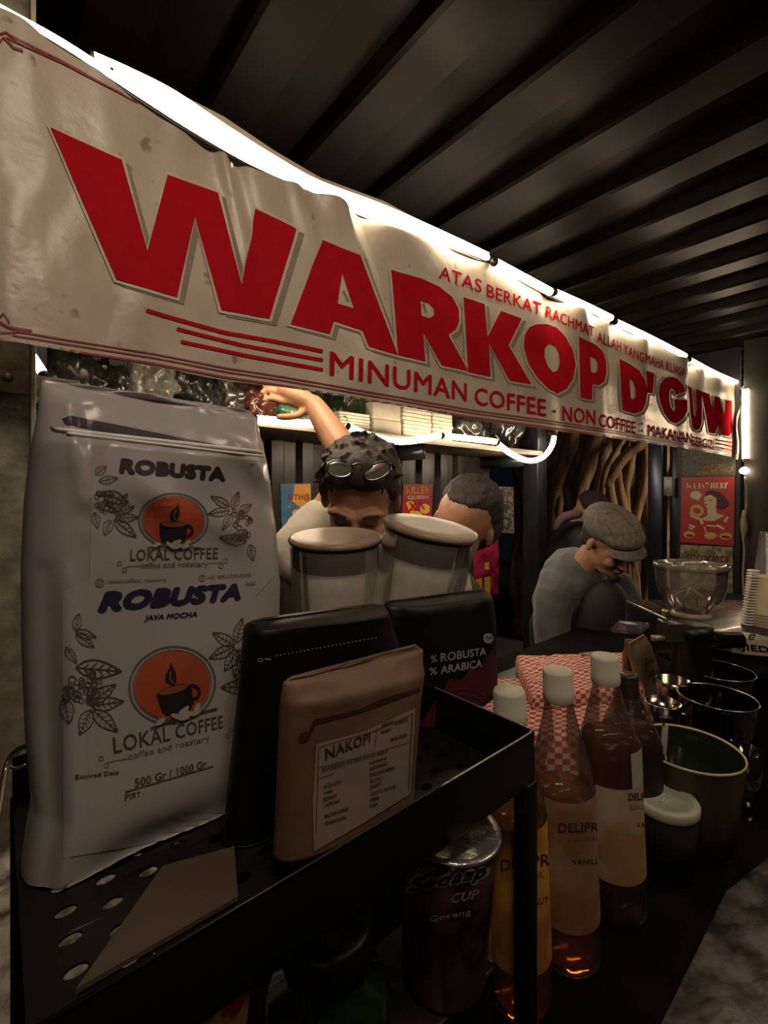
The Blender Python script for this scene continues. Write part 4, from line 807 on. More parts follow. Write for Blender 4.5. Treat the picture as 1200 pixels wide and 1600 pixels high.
for i, (x, y, Y, r, zt, lb) in enumerate(((1120,1088,.83,.061,1.139,'nearer black glossy open pot behind the green pot'), (1122,1046,.955,.063,1.140,'further black glossy open pot under the coffee machine'))):
    hh = zt-1.0005
    t, c = vessel('black_pot', lb, 'pot', x, y, Y, r, 1.0005, [(0,.001),(r*.8,0),(r*.9,.01),(r,hh)], potm, group='black glossy pots')
    obj('pot_inside', lathe(NB(), [(r-.002,hh),(r*.88,.012),(0,.010)], T(c), 44), potm, t)
    obj('rim', lathe(NB(), [(r-.002,hh),(r-.0005,hh+.0015),(r+.001,hh),(r-.0005,hh-.001)], T(c), 44), mat('rim_chrome', (.6, .58, .52), .2, .9), t)
    obj('handle', tube(NB(), smooth_pts([c+Vector((-r, 0, hh-.02)), c+Vector((-r-.02, -.01, hh-.01)), c+Vector((-r-.028, -.012, hh-.04)), c+Vector((-r*.95, 0, hh-.07))], 5), .004, 8), potm, t)
chrome = mat('chrome', (.55, .50, .42), .18, 1.0, scale=14, var=.3)
t, c = vessel('milk_jug', 'small steel milk jug left of the black pots', 'jug', 1036, 1090, .80, .028, 1.0005, [(0,.001),(.03,0),(.031,.03),(.026,.11),(.0285,.142),(.027,.143),(.025,.11),(.028,.03),(0,.01)], chrome)
obj('handle', tube(NB(), smooth_pts([c+Vector((.026,0,.12)), c+Vector((.045,0,.115)), c+Vector((.047,0,.07)), c+Vector((.03,0,.04))], 5), .003, 8), chrome, t)
t, c = vessel('steel_cup', 'small steel cup behind the milk jug', 'cup', 1052, 1066, .90, .028, 1.0005, [(0,.001),(.026,0),(.029,.13),(.0305,.141),(.028,.141),(.024,.01),(0,.009)], chrome)
t, c = vessel('drinking_glass', 'clear glass tumbler glinting right of the green pot', 'glass', 1160, 1215, .73, .026, 1.0005, [(0,.004),(.020,.003),(.021,0),(.024,.05),(.027,.10),(.026,.10),(.022,.05),(.018,.012),(0,.012)], glass('tumbler', (.9,.9,.88), .03, (.7,.7,.6), .02, 2.5))
# ------------------------------------------------------------------ checked cloth
def checker(name, c1, c2, su, sv):
    m = mat(name, c1, .85, var=.2, scale=50, bump=.4, bscale=200); nt = m.node_tree; N = nt.nodes; b = N['Principled BSDF']
    uv = N.new('ShaderNodeUVMap'); mp = N.new('ShaderNodeMapping'); mp.inputs['Scale'].default_value = (su, sv, 1); ck = N.new('ShaderNodeTexChecker'); ck.inputs['Scale'].default_value = 1
    ck.inputs['Color1'].default_value = (*c1, 1); ck.inputs['Color2'].default_value = (*c2, 1)
    nt.links.new(uv.outputs[0], mp.inputs[0]); nt.links.new(mp.outputs[0], ck.inputs[0]); nt.links.new(ck.outputs[0], b.inputs['Base Color']); return m
def cloth(name, label, pts, zt, th, m, seed, amp=.004, roll=.0):
    q = [PZ(x, y, zt) for x, y in pts]
    def f(u, v):
        uu, vv = min(1, max(0, u*1.12-.06)), min(1, max(0, v*1.12-.06)); p = q[0].lerp(q[1], uu).lerp(q[3].lerp(q[2], uu), vv)
        d = max(0, abs(u-.5)-.42, abs(v-.5)-.42)/.08
        z = noise.noise(p*25+Vector((seed, 0, 0)))*amp+noise.noise(p*60)*amp*.4
        out = (p-(q[0]+q[2])/2).normalized()*.012*math.sin(min(1, d)*math.pi/2)
        return Vector((p.x+out.x, p.y+out.y, zt+z*(1-d)-(th)*(1-math.cos(min(1, d)*math.pi/2))))
    bm = grid(f, 60, 60, uv=True); lay = bm.loops.layers.uv.verify()
    def acc(g_): 
        o_ = [0.0]
        for i in range(60): o_.append(o_[-1]+(f(*g_((i+1)/60))-f(*g_(i/60))).length)
        return o_
    cu_, cv_ = acc(lambda q_: (q_, .5)), acc(lambda q_: (.5, q_))
    for fc in bm.faces:
        for l in fc.loops: l[lay].uv = (cu_[round(l[lay].uv[0]*60)], cv_[round(l[lay].uv[1]*60)])
    return tag(obj(name, bm, m), label, 'cloth')
ck = checker('cloth_checked', (.48, .035, .04), (.60, .50, .38), 78, 100)
tag(obj('cloth_box', addbox(NB(), T(PZ(868, 1095, 1.035)) @ RS, .16, .26, .068, .004), black), 'black box lying hidden under the checked cloth', 'box')
cloth('checked_cloth', 'red and white checked cloth spread flat behind the syrup bottles', [(768,1058),(950,1058),(962,1150),(742,1150)], 1.078, .07, ck, 1)
cloth('checked_cloth', 'folded upper bundle of red and white checked cloth', [(812,1024),(985,1018),(1000,1070),(835,1085)], 1.105, .026, checker('cloth_checked_small', (.48, .035, .04), (.60, .50, .38), 84, 110), 4, .006)
# packets beside the cloth
t, v = pouch('kraft_packet', 'small brown kraft packet leaning right, in front of the grinder', [((988,1006),(1012,992)), ((990,1024),(1020,1005)), ((996,1050),(1028,1030)), ((1004,1082),(1038,1062)), ((1010,1100),(1042,1082))], .40, .015, mat('kraft_light', (.42, .30, .16), .45, var=.3), 40, .0015, 20, 30, cat='packet', seal=.12)
decal('printed_label', [poly([(1003,1030),(1019,1022),(1034,1060),(1017,1072)])], v, mat('packet_label', (.34, .26, .15), .5, col2=(.08, .05, .03), scale=70, lo=.45, hi=.55), t, .0005, 6)
t, v = pouch('kraft_packet', 'plain brown kraft packet standing behind the leaning one', [((984,1000),(1004,1000)), ((984,1030),(1006,1028)), ((984,1060),(1010,1055)), ((984,1112),(1014,1106))], .43, .02, mat('kraft', (.30, .17, .095), .5), 44, .0015, 16, 20, cat='packet', seal=.08)
t, v = pouch('paper_packet', 'cream paper packet with black cord pattern lying behind the cloth', [((908,1022),(940,1018)), ((915,1026),(985,1026)), ((930,1034),(1000,1040)), ((945,1060),(1000,1066))], .54, .012, mat('paper_cream', (.56, .48, .32), .5, col2=(.30, .25, .15), scale=50), 50, .002, 18, 18, cat='packet', seal=.05)
tag(obj('clear_case', addbox(NB(), T(P(984, 981, 1.15)) @ R('Y', 6) @ R('X', -40), .074, .05, .012, .003), glass('case_plastic', (.75, .78, .85), .35, (.40, .42, .46), .1, 2)), 'clear plastic case with rounded edges by the capped man', 'case')
# ------------------------------------------------------------------ grinder and coffee machine
gp = P(1079, 1000, .955); gp.z = 1.0005
t = thing('coffee_grinder', 'black coffee grinder topped by a clear round bean hopper', 'grinder', gp); Mg = T(gp)
obj('grinder_body', lathe(NB(), [(0,.001),(.055,0),(.056,.02),(.036,.03),(.034,.20),(.040,.215),(.040,.232),(0,.232)], Mg, 32), black, t)
zb = 1.5-(955-775)/F*.955-1.0; zr = 1.5-(886-775)/F*.955-1.0; hm = glass('hopper_plastic', (.93, .91, .9), .22, (.75, .68, .60), .06, 1.6)
hop = obj('hopper', lathe(NB(), [(.028,zb-.012),(.032,zb),(.040,zb+.010),(.056,zb+.032),(.063,zb+.055),(.0645,zr)], Mg, 48), hm, t)
obj('hopper_lid', lathe(NB(), [(.0645,zr-.004),(.068,zr-.003),(.0685,zr+.004),(.066,zr+.008),(.052,zr+.0085),(.046,zr+.004),(.030,zr+.0045),(.026,zr+.010),(.014,zr+.012),(0,zr+.012)], Mg, 48), glass('hopper_lid', (.9,.88,.8), .45, (.75,.68,.52), .1, 1.6), t)
bm = NB(); k_ = gp+Vector((0, 0, zb))
for a in range(4):
    d = Vector((math.cos(a*1.57+.6), math.sin(a*1.57+.6), 0)); tube(bm, [k_+UP*.048, k_+d*.030+UP*.028, k_+d*.030+UP*.002], .0018, 6)
g_ = obj('bean_guard', bm, mat('guard_cream', (.62, .54, .38), .4), t)
obj('hopper_collar', lathe(NB(), [(.030,zb-.012),(.036,zb-.010),(.036,zb-.004),(.032,zb)], Mg, 32), mat('collar_cream', (.55, .48, .34), .4), t)
obj('dosing_chamber', addbox(NB(), T(P(1048,985,.93)), .034, .04, .040, .004), mat('chamber', (.06, .05, .04), .15, coat=.8), t)
obj('knob', lathe(NB(), [(0,.008),(.006,.006),(.008,0),(.006,-.006),(0,-.008)], T(P(1040,957,.93)), 14), mat('brass', (.6, .45, .25), .25, .9), t)
obj('adjuster', lathe(NB(), [(0,.012),(.006,.012),(.006,-.012),(0,-.012)], T(P(1028,997,.92)) @ R('Y', 90), 12), mat('brass_pale', (.5, .44, .32), .35, .6), t)
mc = P(1200, 1020, 1.2)
t = thing('coffee_machine', 'black coffee machine with a pale sticker along its front, right edge', 'coffee machine', Vector((1.03, 1.2, 1.0)))
x0, x1 = P(1104, 0, 1.04).x, 1.36; zt = 1.5-(992-775)/F*1.04
fb = obj('housing', addbox(NB(), T(((x0+x1)/2, 1.22, (zt+1.075)/2)), x1-x0, .36, zt-1.075, .012), mat('machine_black', (.015, .015, .016), .25, .3, coat=.4), t)
obj('brew_tube', lathe(NB(), [(0,0),(.016,0),(.018,.003),(.018,.10),(0,.10)], T(P(1086,1000,1.02)) @ R('Y', 90), 28), mat('machine_gloss', (.02, .018, .016), .12, .4, coat=.6), t)
for xx in (x0+.03, x1-.03):
    for yy in (1.08, 1.36): obj('leg', lathe(NB(), [(0,0),(.014,0),(.012,.08),(0,.08)], T((xx, yy, 1.0)), 12), black, t)
v = wbvh(fb)
decal('sticker', [poly([(1104,990),(1110,984),(1135,986),(1160,988),(1185,992),(1215,1000),(1215,1026),(1185,1024),(1160,1022),(1130,1016),(1106,1012),(1100,1003)])], v, mat('sticker_pale', (.60, .54, .38), .5, scale=40, var=.15), t, .0012, 8)
decal('sticker_letters', [T2('UDNJIED', ((1104,998),(1200,1010),(1200,1023),(1104,1011)), .05, -.1), T2('PSALE', ((1110,987),(1180,992),(1180,1000),(1110,996)), .03, .2)], v, inkb, t, .0022, 8)['kind'] = 'stuff'
# cups on the machine
zc = zt+.0006
def cupstack(name, label, x, Y, r0, r1, h, n, m, step, group='cups standing on the coffee machine', inv=True):
    c = P(x, 1000, Y); c.z = zc; t = thing(name, label, 'cups', c, group)
    for k in range(n):
        z = k*step; a, b_ = (r1, r0) if inv else (r0, r1)
        obj('cup', lathe(NB(), [(a+.0015,z),(a+.002,z+.002),(a,z+.003),(b_,z+h),(b_-.002,z+h),(0,z+h)] if inv else [(0,z+.001),(b_*.0+r0,z),(r1,z+h),(r1+.002,z+h+.001),(r1,z+h-.001)], T(c), 28), m, t)
    return t
cupstack('paper_cup_stack', 'beige paper cups stacked upside down on the coffee machine', 1198, 1.12, .030, .041, .09, 5, mat('paper_beige', (.55, .46, .30), .6, scale=20), .007)
cupstack('plastic_cup_stack', 'tall stack of clear plastic cups behind the beige cups', 1212, 1.24, .033, .046, .115, 10, glass('cup_plastic', (.85,.88,.9), .3, (.55,.55,.52), .15, 1.4), .011)
c = P(1166, 975, 1.12); c.z = zc
t = thing('lid_stack', 'leaning stack of thin white cup lids left of the beige cups', 'lids', c, None)
for k in range(20): obj('lid', lathe(NB(), [(.004,0),(.012,.0),(.0135,.002),(.012,.0036),(.004,.0034)], T(c+Vector((.002+k*.0008, .0, k*.0068))), 16), mat('lid_white', (.8, .76, .68), .35), t)
bpy.context.view_layer.update()
# ------------------------------------------------------------------ people
def fuse(name, prims, m, parent, vox=.005, it=4, post=None, cut=None):
    """weld ellipsoids ('e', centre, radii, rotation) and tapered limbs ('c', points, radii) into one continuous surface"""
    bm = NB()
    for p in prims:
        if p[0] == 'e':
            M = T(p[1]) @ (p[3] if len(p) > 3 else Matrix.Identity(4)) @ Matrix.Diagonal((*p[2], 1))
            bmesh.ops.create_icosphere(bm, subdivisions=3, radius=1, matrix=M)
        else:
            pts, rr = smooth_pts(p[1], 4), p[2]; n = len(pts)-1
            r2 = [rr[min(len(rr)-1, int(i/4))]+(rr[min(len(rr)-1, int(i/4)+1)]-rr[min(len(rr)-1, int(i/4))])*(i/4-int(i/4)) for i in range(n+1)]
            tube(bm, pts, r2, 14)
            for q, r in ((pts[0], r2[0]), (pts[-1], r2[-1])): bmesh.ops.create_icosphere(bm, subdivisions=2, radius=r*.99, matrix=T(q))
    bmesh.ops.recalc_face_normals(bm, faces=bm.faces)
    me = bpy.data.meshes.new('w'); bm.to_mesh(me); bm.free(); o = bpy.data.objects.new('w', me); C.objects.link(o)
    md = o.modifiers.new('r', 'REMESH'); md.mode = 'VOXEL'; md.voxel_size = vox; md.use_smooth_shade = True
    s = o.modifiers.new('s', 'SMOOTH'); s.factor = .6; s.iterations = it
    dg = bpy.context.evaluated_depsgraph_get(); m2 = bpy.data.meshes.new_from_object(o.evaluated_get(dg)); bpy.data.objects.remove(o)
    bm = NB(); bm.from_mesh(m2); bpy.data.meshes.remove(m2)
    if cut:
        bmesh.ops.delete(bm, geom=[v for v in bm.verts if cut(v.co)], context='VERTS')
    if post:
        bm.normal_update()
        for v in bm.verts: post(v)
    return obj(name, bm, m, parent)
def HX(H, pts): return [H @ Vector(p) for p in pts]
def head_prims(H, k=1.0):
    rot = H.to_3x3().to_4x4()
    def e(c, r, ry=None): return ('e', H @ Vector(c), r, rot @ (ry or Matrix.Identity(4)))
    L = [e((0,.018,.03), (.076,.096,.088)), e((0,-.028,-.03), (.063,.064,.088)), e((0,-.042,-.088), (.046,.045,.034)), e((0,-.085,-.100), (.020,.016,.015)),
         ('c', HX(H, [(0,-.086,.008),(0,-.100,-.012),(0,-.112,-.034)]), [.009,.010,.0125]), e((-.012,-.100,-.037), (.009,.010,.008)), e((.012,-.100,-.037), (.009,.010,.008)),
         e((-.034,-.068,-.034), (.025,.024,.022)), e((.034,-.068,-.034), (.025,.024,.022)), e((0,-.093,-.062), (.024,.011,.006)), e((0,-.091,-.071), (.020,.011,.007)),
         e((-.031,-.073,-.003), (.016,.016,.011)), e((.031,-.073,-.003), (.016,.016,.011)), e((0,-.02,-.06), (.058,.055,.05))]
    for s in (-1, 1):
        L.append(('c', HX(H, [(s*.050,-.072,.014),(s*.030,-.086,.020),(s*.010,-.090,.014)]), [.009,.011,.009]))
        L.append(e((s*.078,.012,-.012), (.009,.018,.030), Matrix.Rotation(s*.25, 4, 'Z')))
    return L
def face_bits(H, parent, hairm, lashm, skin):
    bpy.context.view_layer.update()
    bv_ = wbvh([c for c in parent.children if c.name.startswith('body')][0])
    def sk(pts, o):
        out = []
        for p in pts:
            l, n, _, _ = bv_.find_nearest(p); out.append(l+n*o)
        return out
    for s in (-1, 1):
        obj('eyebrow', tube(NB(), smooth_pts(sk(HX(H, [(s*.048,-.086,.020),(s*.034,-.098,.027),(s*.016,-.1035,.022)]), .0005), 4), [.0022]*4+[.0036]*4+[.003], 6), hairm, parent)
        obj('eyelid_line', tube(NB(), smooth_pts(sk(HX(H, [(s*.046,-.083,-.004),(s*.032,-.0925,-.010),(s*.018,-.087,-.006)]), .0002), 4), .0013, 6), lashm, parent)
def hair_post(H, amp, sc=(60, 60, 14)):
    Hi = H.inverted()
    def f(v):
        p = Hi @ v.co; n = noise.noise(Vector((p.x*sc[0], p.y*sc[1], p.z*sc[2])))+.5*noise.noise(Vector((p.x*150, p.y*90, p.z*40)))
        v.co += v.normal*n*amp
    return f
def hand_prims(w, d, side, palm_n, curl=.5, k=1.0):
    """palm and five fingers from wrist w along d; side = thumb direction"""
    d, side, palm_n = d.normalized(), side.normalized(), palm_n.normalized()
    L = [('c', [w, w+d*.045*k, w+d*.085*k], [.024*k, .027*k, .022*k]), ('c', [w+side*.014*k+d*.02*k, w+side*.022*k+d*.08*k], [.016*k,.012*k]), ('c', [w-side*.014*k+d*.02*k, w-side*.024*k+d*.075*k], [.016*k,.011*k])]
    for i, (o, l) in enumerate(((.030,.070),(.010,.080),(-.011,.074),(-.030,.058))):
        b = w+d*.082*k+side*o*k; c1 = b+(d+palm_n*curl*.3+side*o*3)*l*.42*k; c2 = c1+(d*(1-curl*.5)+palm_n*curl)*l*.34*k; c3 = c2+(d*(.8-curl)+palm_n*(curl+.3))*l*.26*k
        L.append(('c', [b, c1, c2, c3], [.0098*k, .0088*k, .008*k, .007*k]))
    b = w+side*.022*k+d*.022*k; L.append(('c', [b, b+(side*.8+d*.7+palm_n*.2)*.034*k, b+(side*.9+d*1.6+palm_n*.6)*.044*k], [.012*k, .0105*k, .009*k]))
    return L
skin1 = mat('skin_warm', (.50, .26, .15), .5, var=.12, scale=30, sub=.1, bump=.15, bscale=120)
skin2 = mat('skin_tan', (.46, .24, .14), .5, var=.12, scale=30, sub=.1, bump=.15, bscale=120)
hairm = mat('hair_black', (.045, .033, .025), .7, var=.5, scale=60, bump=.8, bscale=160, stretch=(1, 1, .3)); lash = mat('lash', (.05, .02, .015), .6)
def pants(t, hx, hy, hz, m, spread=.1):
    fuse('trousers', [('c', [(hx-.07, hy, hz), (hx-spread, hy-.02, .48), (hx-spread, hy+.02, .09)], [.10, .075, .058]), ('c', [(hx+.07, hy, hz), (hx+spread, hy-.02, .48), (hx+spread, hy+.02, .09)], [.10, .075, .058]), ('e', (hx, hy, hz), (.17, .12, .10))], m, t, .012, 3)
    for s in (-1, 1): fuse('shoe', [('e', (hx+s*spread, hy-.03, .045), (.048, .12, .042)), ('e', (hx+s*spread, hy+.03, .06), (.045, .06, .055))], mat('shoe_dark', (.03, .025, .02), .5), t, .01, 2)
# --- man with glasses on his hair, arm raised
hc = P(563, 777, .99); H = T(hc) @ R('Z', -3) @ R('Y', 3) @ R('X', 36)
t = thing('person', 'person in pale shirt looking down, glasses pushed up on black hair, one arm raised', 'person', Vector((hc.x+.01, 1.45, 0)))
shc = Vector((hc.x+.005, 1.15, 1.33)); hip = Vector((hc.x+.02, 1.42, .95)); el = P(556, 735, 1.16); wr = P(490, 632, 1.235); sh_r = Vector((hc.x-.16, 1.15, 1.36)); sh_l = shc+Vector((.18, 0, .0))
body = head_prims(H)+[('c', [H @ Vector((0,.035,-.06)), shc+Vector((0,-.03,.04)), shc], [.052,.055,.07]), ('c', [shc+Vector((0,.02,-.04)), (shc+hip)/2, hip], [.12,.13,.12]),
    ('c', [sh_r+Vector((.05,0,-.03)), sh_r], [.06,.055]), ('c', [sh_r, sh_r.lerp(el,.5), el], [.05,.046,.042]), ('c', [el, el.lerp(wr,.35), wr], [.042,.043,.027]),
    ('c', [sh_l+Vector((-.05,0,-.03)), sh_l, sh_l+Vector((.05,.0,-.24)), Vector((hc.x+.10, .93, 1.08))], [.06,.052,.042,.027])]
body += hand_prims(wr, P(425,603,1.235)-wr, Vector((0,-.3,-1)), Vector((0,-.6,-.6)), .45)
body += hand_prims(Vector((hc.x+.10, .93, 1.08)), Vector((-.5,-.6,-.3)), Vector((0,-.5,.8)), Vector((-.2,-.1,-.8)), .5)
def eye_dent(H):
    Hi = H.inverted()
    def f(v):
        p = Hi @ v.co
        for s in (-1, 1):
            d = (p-Vector((s*.031,-.088,.006))).length
            if d < .022: v.co -= v.normal*.0035*(1-d/.022)
    return f
fuse('body', body, skin1, t, .0042, 3, eye_dent(H))
face_bits(H, t, hairm, lash, skin1)
rot = H.to_3x3().to_4x4()
hp = [('e', H @ Vector((0,.030,.048)), (.086,.098,.078), rot), ('e', H @ Vector((0,.05,.0)), (.080,.078,.09), rot), ('e', H @ Vector((0,-.028,.092)), (.066,.052,.038), rot), ('e', H @ Vector((.02,-.058,.086)), (.038,.022,.024), rot), ('e', H @ Vector((-.03,-.056,.084)), (.032,.022,.022), rot)]
for s in (-1, 1): hp.append(('e', H @ Vector((s*.074,-.006,.034)), (.011,.030,.030), rot))
for k in range(46):
    a = random.uniform(-1.3, 1.3); y0 = random.uniform(-.05, .06); st = H @ Vector((.08*math.sin(a), y0, .04+.085*math.cos(a))); dv = (H.to_3x3() @ Vector((math.sin(a)*.8+random.uniform(-.3,.3), -.5, math.cos(a)*.6))).normalized()
    hp.append(('c', [st, st+dv*.010, st+dv*.016], [.007,.0045,.0025]))
hr = fuse('hair', hp, hairm, t, .0045, 1, hair_post(H, .0035)); hv = wbvh(hr)
# glasses resting on the hair
gl = thing('eyeglasses', 'black-framed eyeglasses resting on top of the black hair', 'glasses', P(560, 735, .9))
def on(x, y, off):
    d = (P(x, y, 1)-Vector((0, 0, CZ))).normalized(); h = hv.ray_cast(Vector((0, 0, CZ)), d)
    return (h[0] if h[0] else P(x, y, .93))-d*off
fr = mat('frame_black', (.012, .012, .014), .2, coat=.5)
for cx_, cy_, rx_, ry_, ro in ((531,731,20,15,.1),(589,735,22,14,-.42)):
    c = on(cx_, cy_, .010); Yc = c.y; ring_ = [P(cx_+rx_*math.cos(a)*math.cos(ro)-ry_*abs(math.sin(a))**.8*(1 if math.sin(a) > 0 else -.75)*math.sin(ro), cy_+rx_*math.cos(a)*math.sin(ro)+ry_*abs(math.sin(a))**.8*(1 if math.sin(a) > 0 else -.75)*math.cos(ro), Yc-.012*(-math.sin(a))*-1) for a in [i*math.pi/10 for i in range(21)]]
    obj('rim', tube(NB(), ring_, .0022, 6, False), fr, gl)
    bm = NB(); cv = bm.verts.new(sum(ring_[:-1], Vector())/20-Vector((0, .003, 0))); rv = [bm.verts.new(p) for p in ring_[:-1]]
    for i in range(20): bm.faces.new((cv, rv[i], rv[(i+1) % 20]))
    obj('lens', bm, glass('lens', (.8,.8,.8), .25, (.55,.50,.42), .1, 2.5), gl)
obj('bridge', tube(NB(), smooth_pts([on(550,728,.014), on(560,724,.016), on(569,728,.014)], 4), .002, 6), fr, gl)
obj('temple_arm', tube(NB(), smooth_pts([on(512,722,.008), on(504,730,.004), on(502,742,-.01)], 4), .002, 6), fr, gl); obj('temple_arm', tube(NB(), smooth_pts([on(610,724,.008), on(617,730,.004), on(622,744,-.01)], 4), .002, 6), fr, gl)
shirt = mat('shirt_pale', (.52, .48, .40), .85, var=.12, scale=10, bump=.4, bscale=60, sheen=.3)
fuse('shirt', [('c', [shc+Vector((0,-.01,-.005)), (shc+hip)/2, hip], [.125,.150,.140]), ('c', [sh_r+Vector((.06,0,-.05)), sh_r, sh_r.lerp(el,.38)], [.080,.072,.062]), ('c', [sh_l+Vector((-.06,0,-.05)), sh_l, sh_l+Vector((.04,-.01,-.19))], [.080,.070,.060])], shirt, t, .008, 4,
     lambda v: setattr(v, 'co', v.co+v.normal*.008*noise.noise(v.co*14)))
pants(t, hip.x, hip.y, .93, mat('trousers_dark', (.03, .03, .035), .8))
# --- second person bending, receding hair
hc = P(722, 822, 1.24); H = T(hc) @ R('Y', 22) @ R('Z', -26) @ R('X', 34)
t = thing('person', 'person with receding dark hair bent low behind the tilting canister', 'person', Vector((hc.x-.05, 1.72, 0)))
shc = hc+Vector((-.07, .18, -.19)); hip = Vector((hc.x-.05, 1.72, .93)); rot = H.to_3x3().to_4x4()
sl, sr = shc+Vector((.08, -.10, -.02)), shc+Vector((-.09, .10, -.02))
body = head_prims(H)+[('c', [H @ Vector((0,.035,-.06)), shc+Vector((0,-.05,.03)), shc], [.050,.055,.07]), ('c', [shc, (shc+hip)/2, hip], [.11,.13,.12])]
for s_, q in ((sl, 1), (sr, -1)):
    hnd = Vector((s_.x-.10, s_.y-.10, 1.07)); body += [('c', [shc, s_, s_+Vector((.04*q,-.02,-.20)), hnd], [.06,.052,.042,.027])]+hand_prims(hnd, Vector((-.2*q,-.7,-.3)), Vector((-1*q,0,.3)), Vector((0,0,-1)), .5)
fuse('body', body, skin2, t, .0048, 3, eye_dent(H)); face_bits(H, t, hairm, lash, skin2)
hp = [('e', H @ Vector((0,.045,.048)), (.085,.088,.084), rot), ('e', H @ Vector((.01,.055,.0)), (.083,.078,.09), rot), ('e', H @ Vector((0,.01,.085)), (.060,.060,.034), rot), ('e', H @ Vector((0,.085,-.05)), (.055,.045,.06), rot)]
fuse('hair', hp, hairm, t, .005, 1, hair_post(H, .004, (30, 12, 60)))
fuse('shirt', [('c', [shc+Vector((0,0,.01)), (shc+hip)/2, hip], [.125,.150,.14]), ('c', [shc, sl, sl+Vector((.03,-.01,-.15))], [.08,.072,.06]), ('c', [shc, sr, sr+Vector((-.03,-.01,-.15))], [.08,.072,.06])], mat('shirt_olive', (.12, .10, .035), .85, var=.3, scale=14, bump=.4), t, .009, 4, lambda v: setattr(v, 'co', v.co+v.normal*.008*noise.noise(v.co*14)))
pants(t, hip.x, hip.y, .91, mat('trousers_dark', (.03, .03, .035), .8))
# sachets hanging behind
t, v = pouch('sachet_strip', 'magenta and yellow sachets hanging behind the bent person', [((744,838),(780,838)), ((742,870),(782,868)), ((742,905),(782,902)), ((744,932),(780,930))], 1.74, .02, mat('sachet_magenta', (.38, .02, .09), .4, col2=(.10, .01, .02), scale=12, lo=.4, hi=.55), 60, .004, 20, 24, cat='sachets', seal=.04)
decal('yellow_print', [poly([(744,905),(753,903),(753,932),(745,932)]), poly([(757,902),(766,900),(766,932),(757,932)]), poly([(757,880),(764,878),(764,890),(757,890)])], v, mat('ink_yellowish', (.5,.36,.05), .5), t, .001, 8)['kind'] = 'stuff'
# --- capped man
hc = P(953, 846, 1.74); H = T(hc) @ R('Z', 16) @ R('Y', -6) @ R('X', 38)
t = thing('person', 'person in grey flat cap, grey shirt and black apron bending over the counter', 'person', Vector((hc.x-.02, 2.05, 0)))
shc = hc+Vector((-.07, .16, -.17)); hip = Vector((hc.x-.02, 2.1, .93)); rot = H.to_3x3().to_4x4()
sr, sl = shc+Vector((-.10, -.05, -.05)), shc+Vector((.19, .03, -.04))
wr1 = P(908, 1052, 1.50); wr2 = P(985, 1050, 1.48)
body = head_prims(H)+[('c', [H @ Vector((0,.035,-.06)), shc+Vector((0,-.05,.03)), shc], [.050,.055,.07]), ('c', [shc, (shc+hip)/2, hip], [.11,.13,.12]),
   ('c', [shc, sr, sr+Vector((-.01,-.02,-.24)), wr1], [.06,.052,.042,.027]), ('c', [shc, sl, sl+Vector((.05,-.04,-.24)), wr2], [.06,.052,.042,.027])]
body += hand_prims(wr1, Vector((.4,-.6,-.2)), Vector((.7,.4,.4)), Vector((0,0,-1)), .5)+hand_prims(wr2, Vector((-.2,-.7,-.2)), Vector((-.9,.2,.3)), Vector((0,0,-1)), .5)
fuse('body', body, skin2, t, .005, 3, eye_dent(H)); face_bits(H, t, hairm, lash, skin2)
obj('beard', crumple(lathe(NB(), [(0,-.02),(.018,-.016),(.024,0),(.018,.012),(0,.016)], H @ T((0,-.088,-.100)), 14), .004, 60), hairm, t)
capm = mat('cap_grey', (.20, .175, .145), .9, var=.4, scale=70, bump=.8, bscale=150)
Hi = H
fuse('hair', [('e', H @ Vector((0,.035,.02)), (.082,.088,.085), rot), ('e', H @ Vector((0,.07,-.04)), (.06,.045,.05), rot)], hairm, t, .006, 1, hair_post(H, .003))
cp = fuse('flat_cap', [('e', H @ Vector((0,.022,.066)), (.098,.116,.060), rot), ('e', H @ Vector((0,-.04,.062)), (.082,.066,.042), rot), ('e', H @ Vector((0,.03,.04)), (.090,.100,.035), rot)], capm, t, .005, 3)
bm = NB()
def pk(u, v):
    a = math.radians(-62+124*u); rr_ = .098+.042*v*math.cos(a*1.2); return H @ Vector((rr_*.86*math.sin(a), -.028-rr_*.74*math.cos(a), .048-.020*v-.012*math.sin(a)**2))
grid(pk, 20, 5, bm); pkk = obj('cap_peak', bm, capm, cp); md = pkk.modifiers.new('s', 'SOLIDIFY'); md.thickness = .004
for k in range(5): obj('cap_seam', tube(NB(), smooth_pts(HX(H, [((k-2)*.034,-.082+abs(k-2)*.01,.088-abs(k-2)*.006),((k-2)*.036,-.03,.120-abs(k-2)*.010),((k-2)*.030,.05,.124-abs(k-2)*.010),((k-2)*.02,.12,.09)]), 4), .0014, 6), mat('cap_seam', (.12,.10,.085), .9), cp)
fuse('shirt', [('c', [shc+Vector((0,0,.005)), (shc+hip)/2, hip], [.13,.155,.145]), ('c', [shc, sr, sr+Vector((-.01,-.02,-.24)), sr.lerp(wr1,.72)+Vector((-.01,0,-.05))], [.085,.078,.066,.056]), ('c', [shc, sl, sl+Vector((.05,-.04,-.24)), sl.lerp(wr2,.7)+Vector((.03,0,-.06))], [.085,.076,.06,.05])],
     mat('shirt_grey', (.13, .135, .145), .9, var=.3, scale=9, bump=.5, bscale=50, sheen=.3), t, .008, 4, lambda v: setattr(v, 'co', v.co+v.normal*.010*noise.noise(v.co*12)))
fuse('apron', [('e', shc+Vector((.07,-.10,-.22)), (.115,.10,.25), R('X', 12)), ('e', Vector((hip.x+.03,hip.y-.10,.86)), (.16,.09,.22))], mat('apron_black', (.010,.010,.012), .7), t, .010, 3)
pants(t, hip.x, hip.y, .91, mat('trousers_dark', (.03, .03, .035), .8))
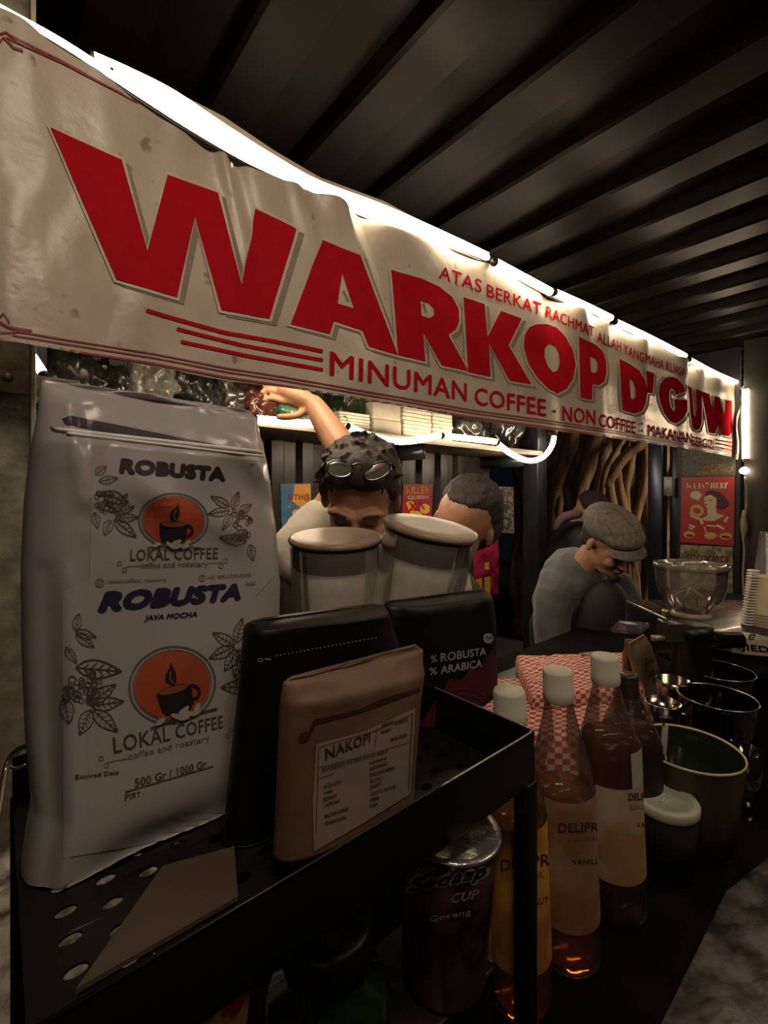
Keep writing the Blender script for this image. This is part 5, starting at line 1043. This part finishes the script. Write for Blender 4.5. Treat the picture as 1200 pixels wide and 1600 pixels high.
# --- person in black jacket, further back
hc = P(921, 800, 2.95); H = T(hc) @ R('Z', 70) @ R('X', 50)
t = thing('person', 'person in black jacket with pinkish collar bending away before the tree', 'person', Vector((hc.x-.05, 3.1, 0)))
shc = P(893, 845, 3.0); hip = P(868, 945, 3.1); rot = H.to_3x3().to_4x4()
wrb = Vector((hc.x-.12, 2.86, .98))
fuse('body', head_prims(H)+[('c', [H @ Vector((0,.03,-.05)), shc, hip], [.05,.10,.13]), ('c', [shc+Vector((.0,-.12,.0)), shc+Vector((-.02,-.2,-.22)), wrb], [.05,.045,.03])]+hand_prims(wrb, Vector((.5,-.3,-.3)), Vector((0,-1,0)), Vector((0,0,-1))), skin2, t, .008, 2)
fuse('knit_hat', [('e', H @ Vector((0,.01,.05)), (.10,.115,.09), rot)], mat('hat_dark', (.03, .015, .02), .9, scale=80), t, .008, 2)
jk = fuse('jacket', [('c', [shc+Vector((.06,0,.06)), shc, hip], [.085,.15,.17]), ('c', [shc+Vector((.0,-.12,.02)), shc+Vector((-.02,-.2,-.22)), wrb.lerp(shc, .25)], [.09,.075,.06]), ('c', [shc, P(872,870,3.0)], [.13,.12])], mat('jacket_black', (.012, .011, .013), .7), t, .012, 4, lambda v: setattr(v, 'co', v.co+v.normal*.014*noise.noise(v.co*9)))
fuse('collar', [('c', [P(868,826,2.86), P(880,809,2.84), P(903,803,2.84)], [.022,.03,.03])], mat('collar_pink', (.16, .085, .09), .9, scale=30), t, .008, 2)
pants(t, hip.x, 3.12, .80, mat('trousers_dark', (.03, .03, .035), .8))
# distant blue lamps seen right of the end post
for x, y, Y in ((1194,762,5.5),(1190,775,6.0)):
    q = P(x, y, Y); t = thing('lamp_post', 'distant lamp glowing ' + ('blue' if y < 770 else 'white') + ' beyond the stall at the right edge', 'lamp', Vector((q.x, q.y, 0)))
    obj('pole', tube(NB(), [Vector((q.x, q.y, 0)), q-UP*.03], .02, 8), steel_bl, t)
    obj('lamp_head', lathe(NB(), [(0,-.03),(.03,-.02),(.03,.02),(0,.03)], T(q), 12), emitmat('far_blue' if y < 770 else 'far_white', (.25,.45,1) if y < 770 else (.9,.9,1), 6), t)
bpy.context.view_layer.update()
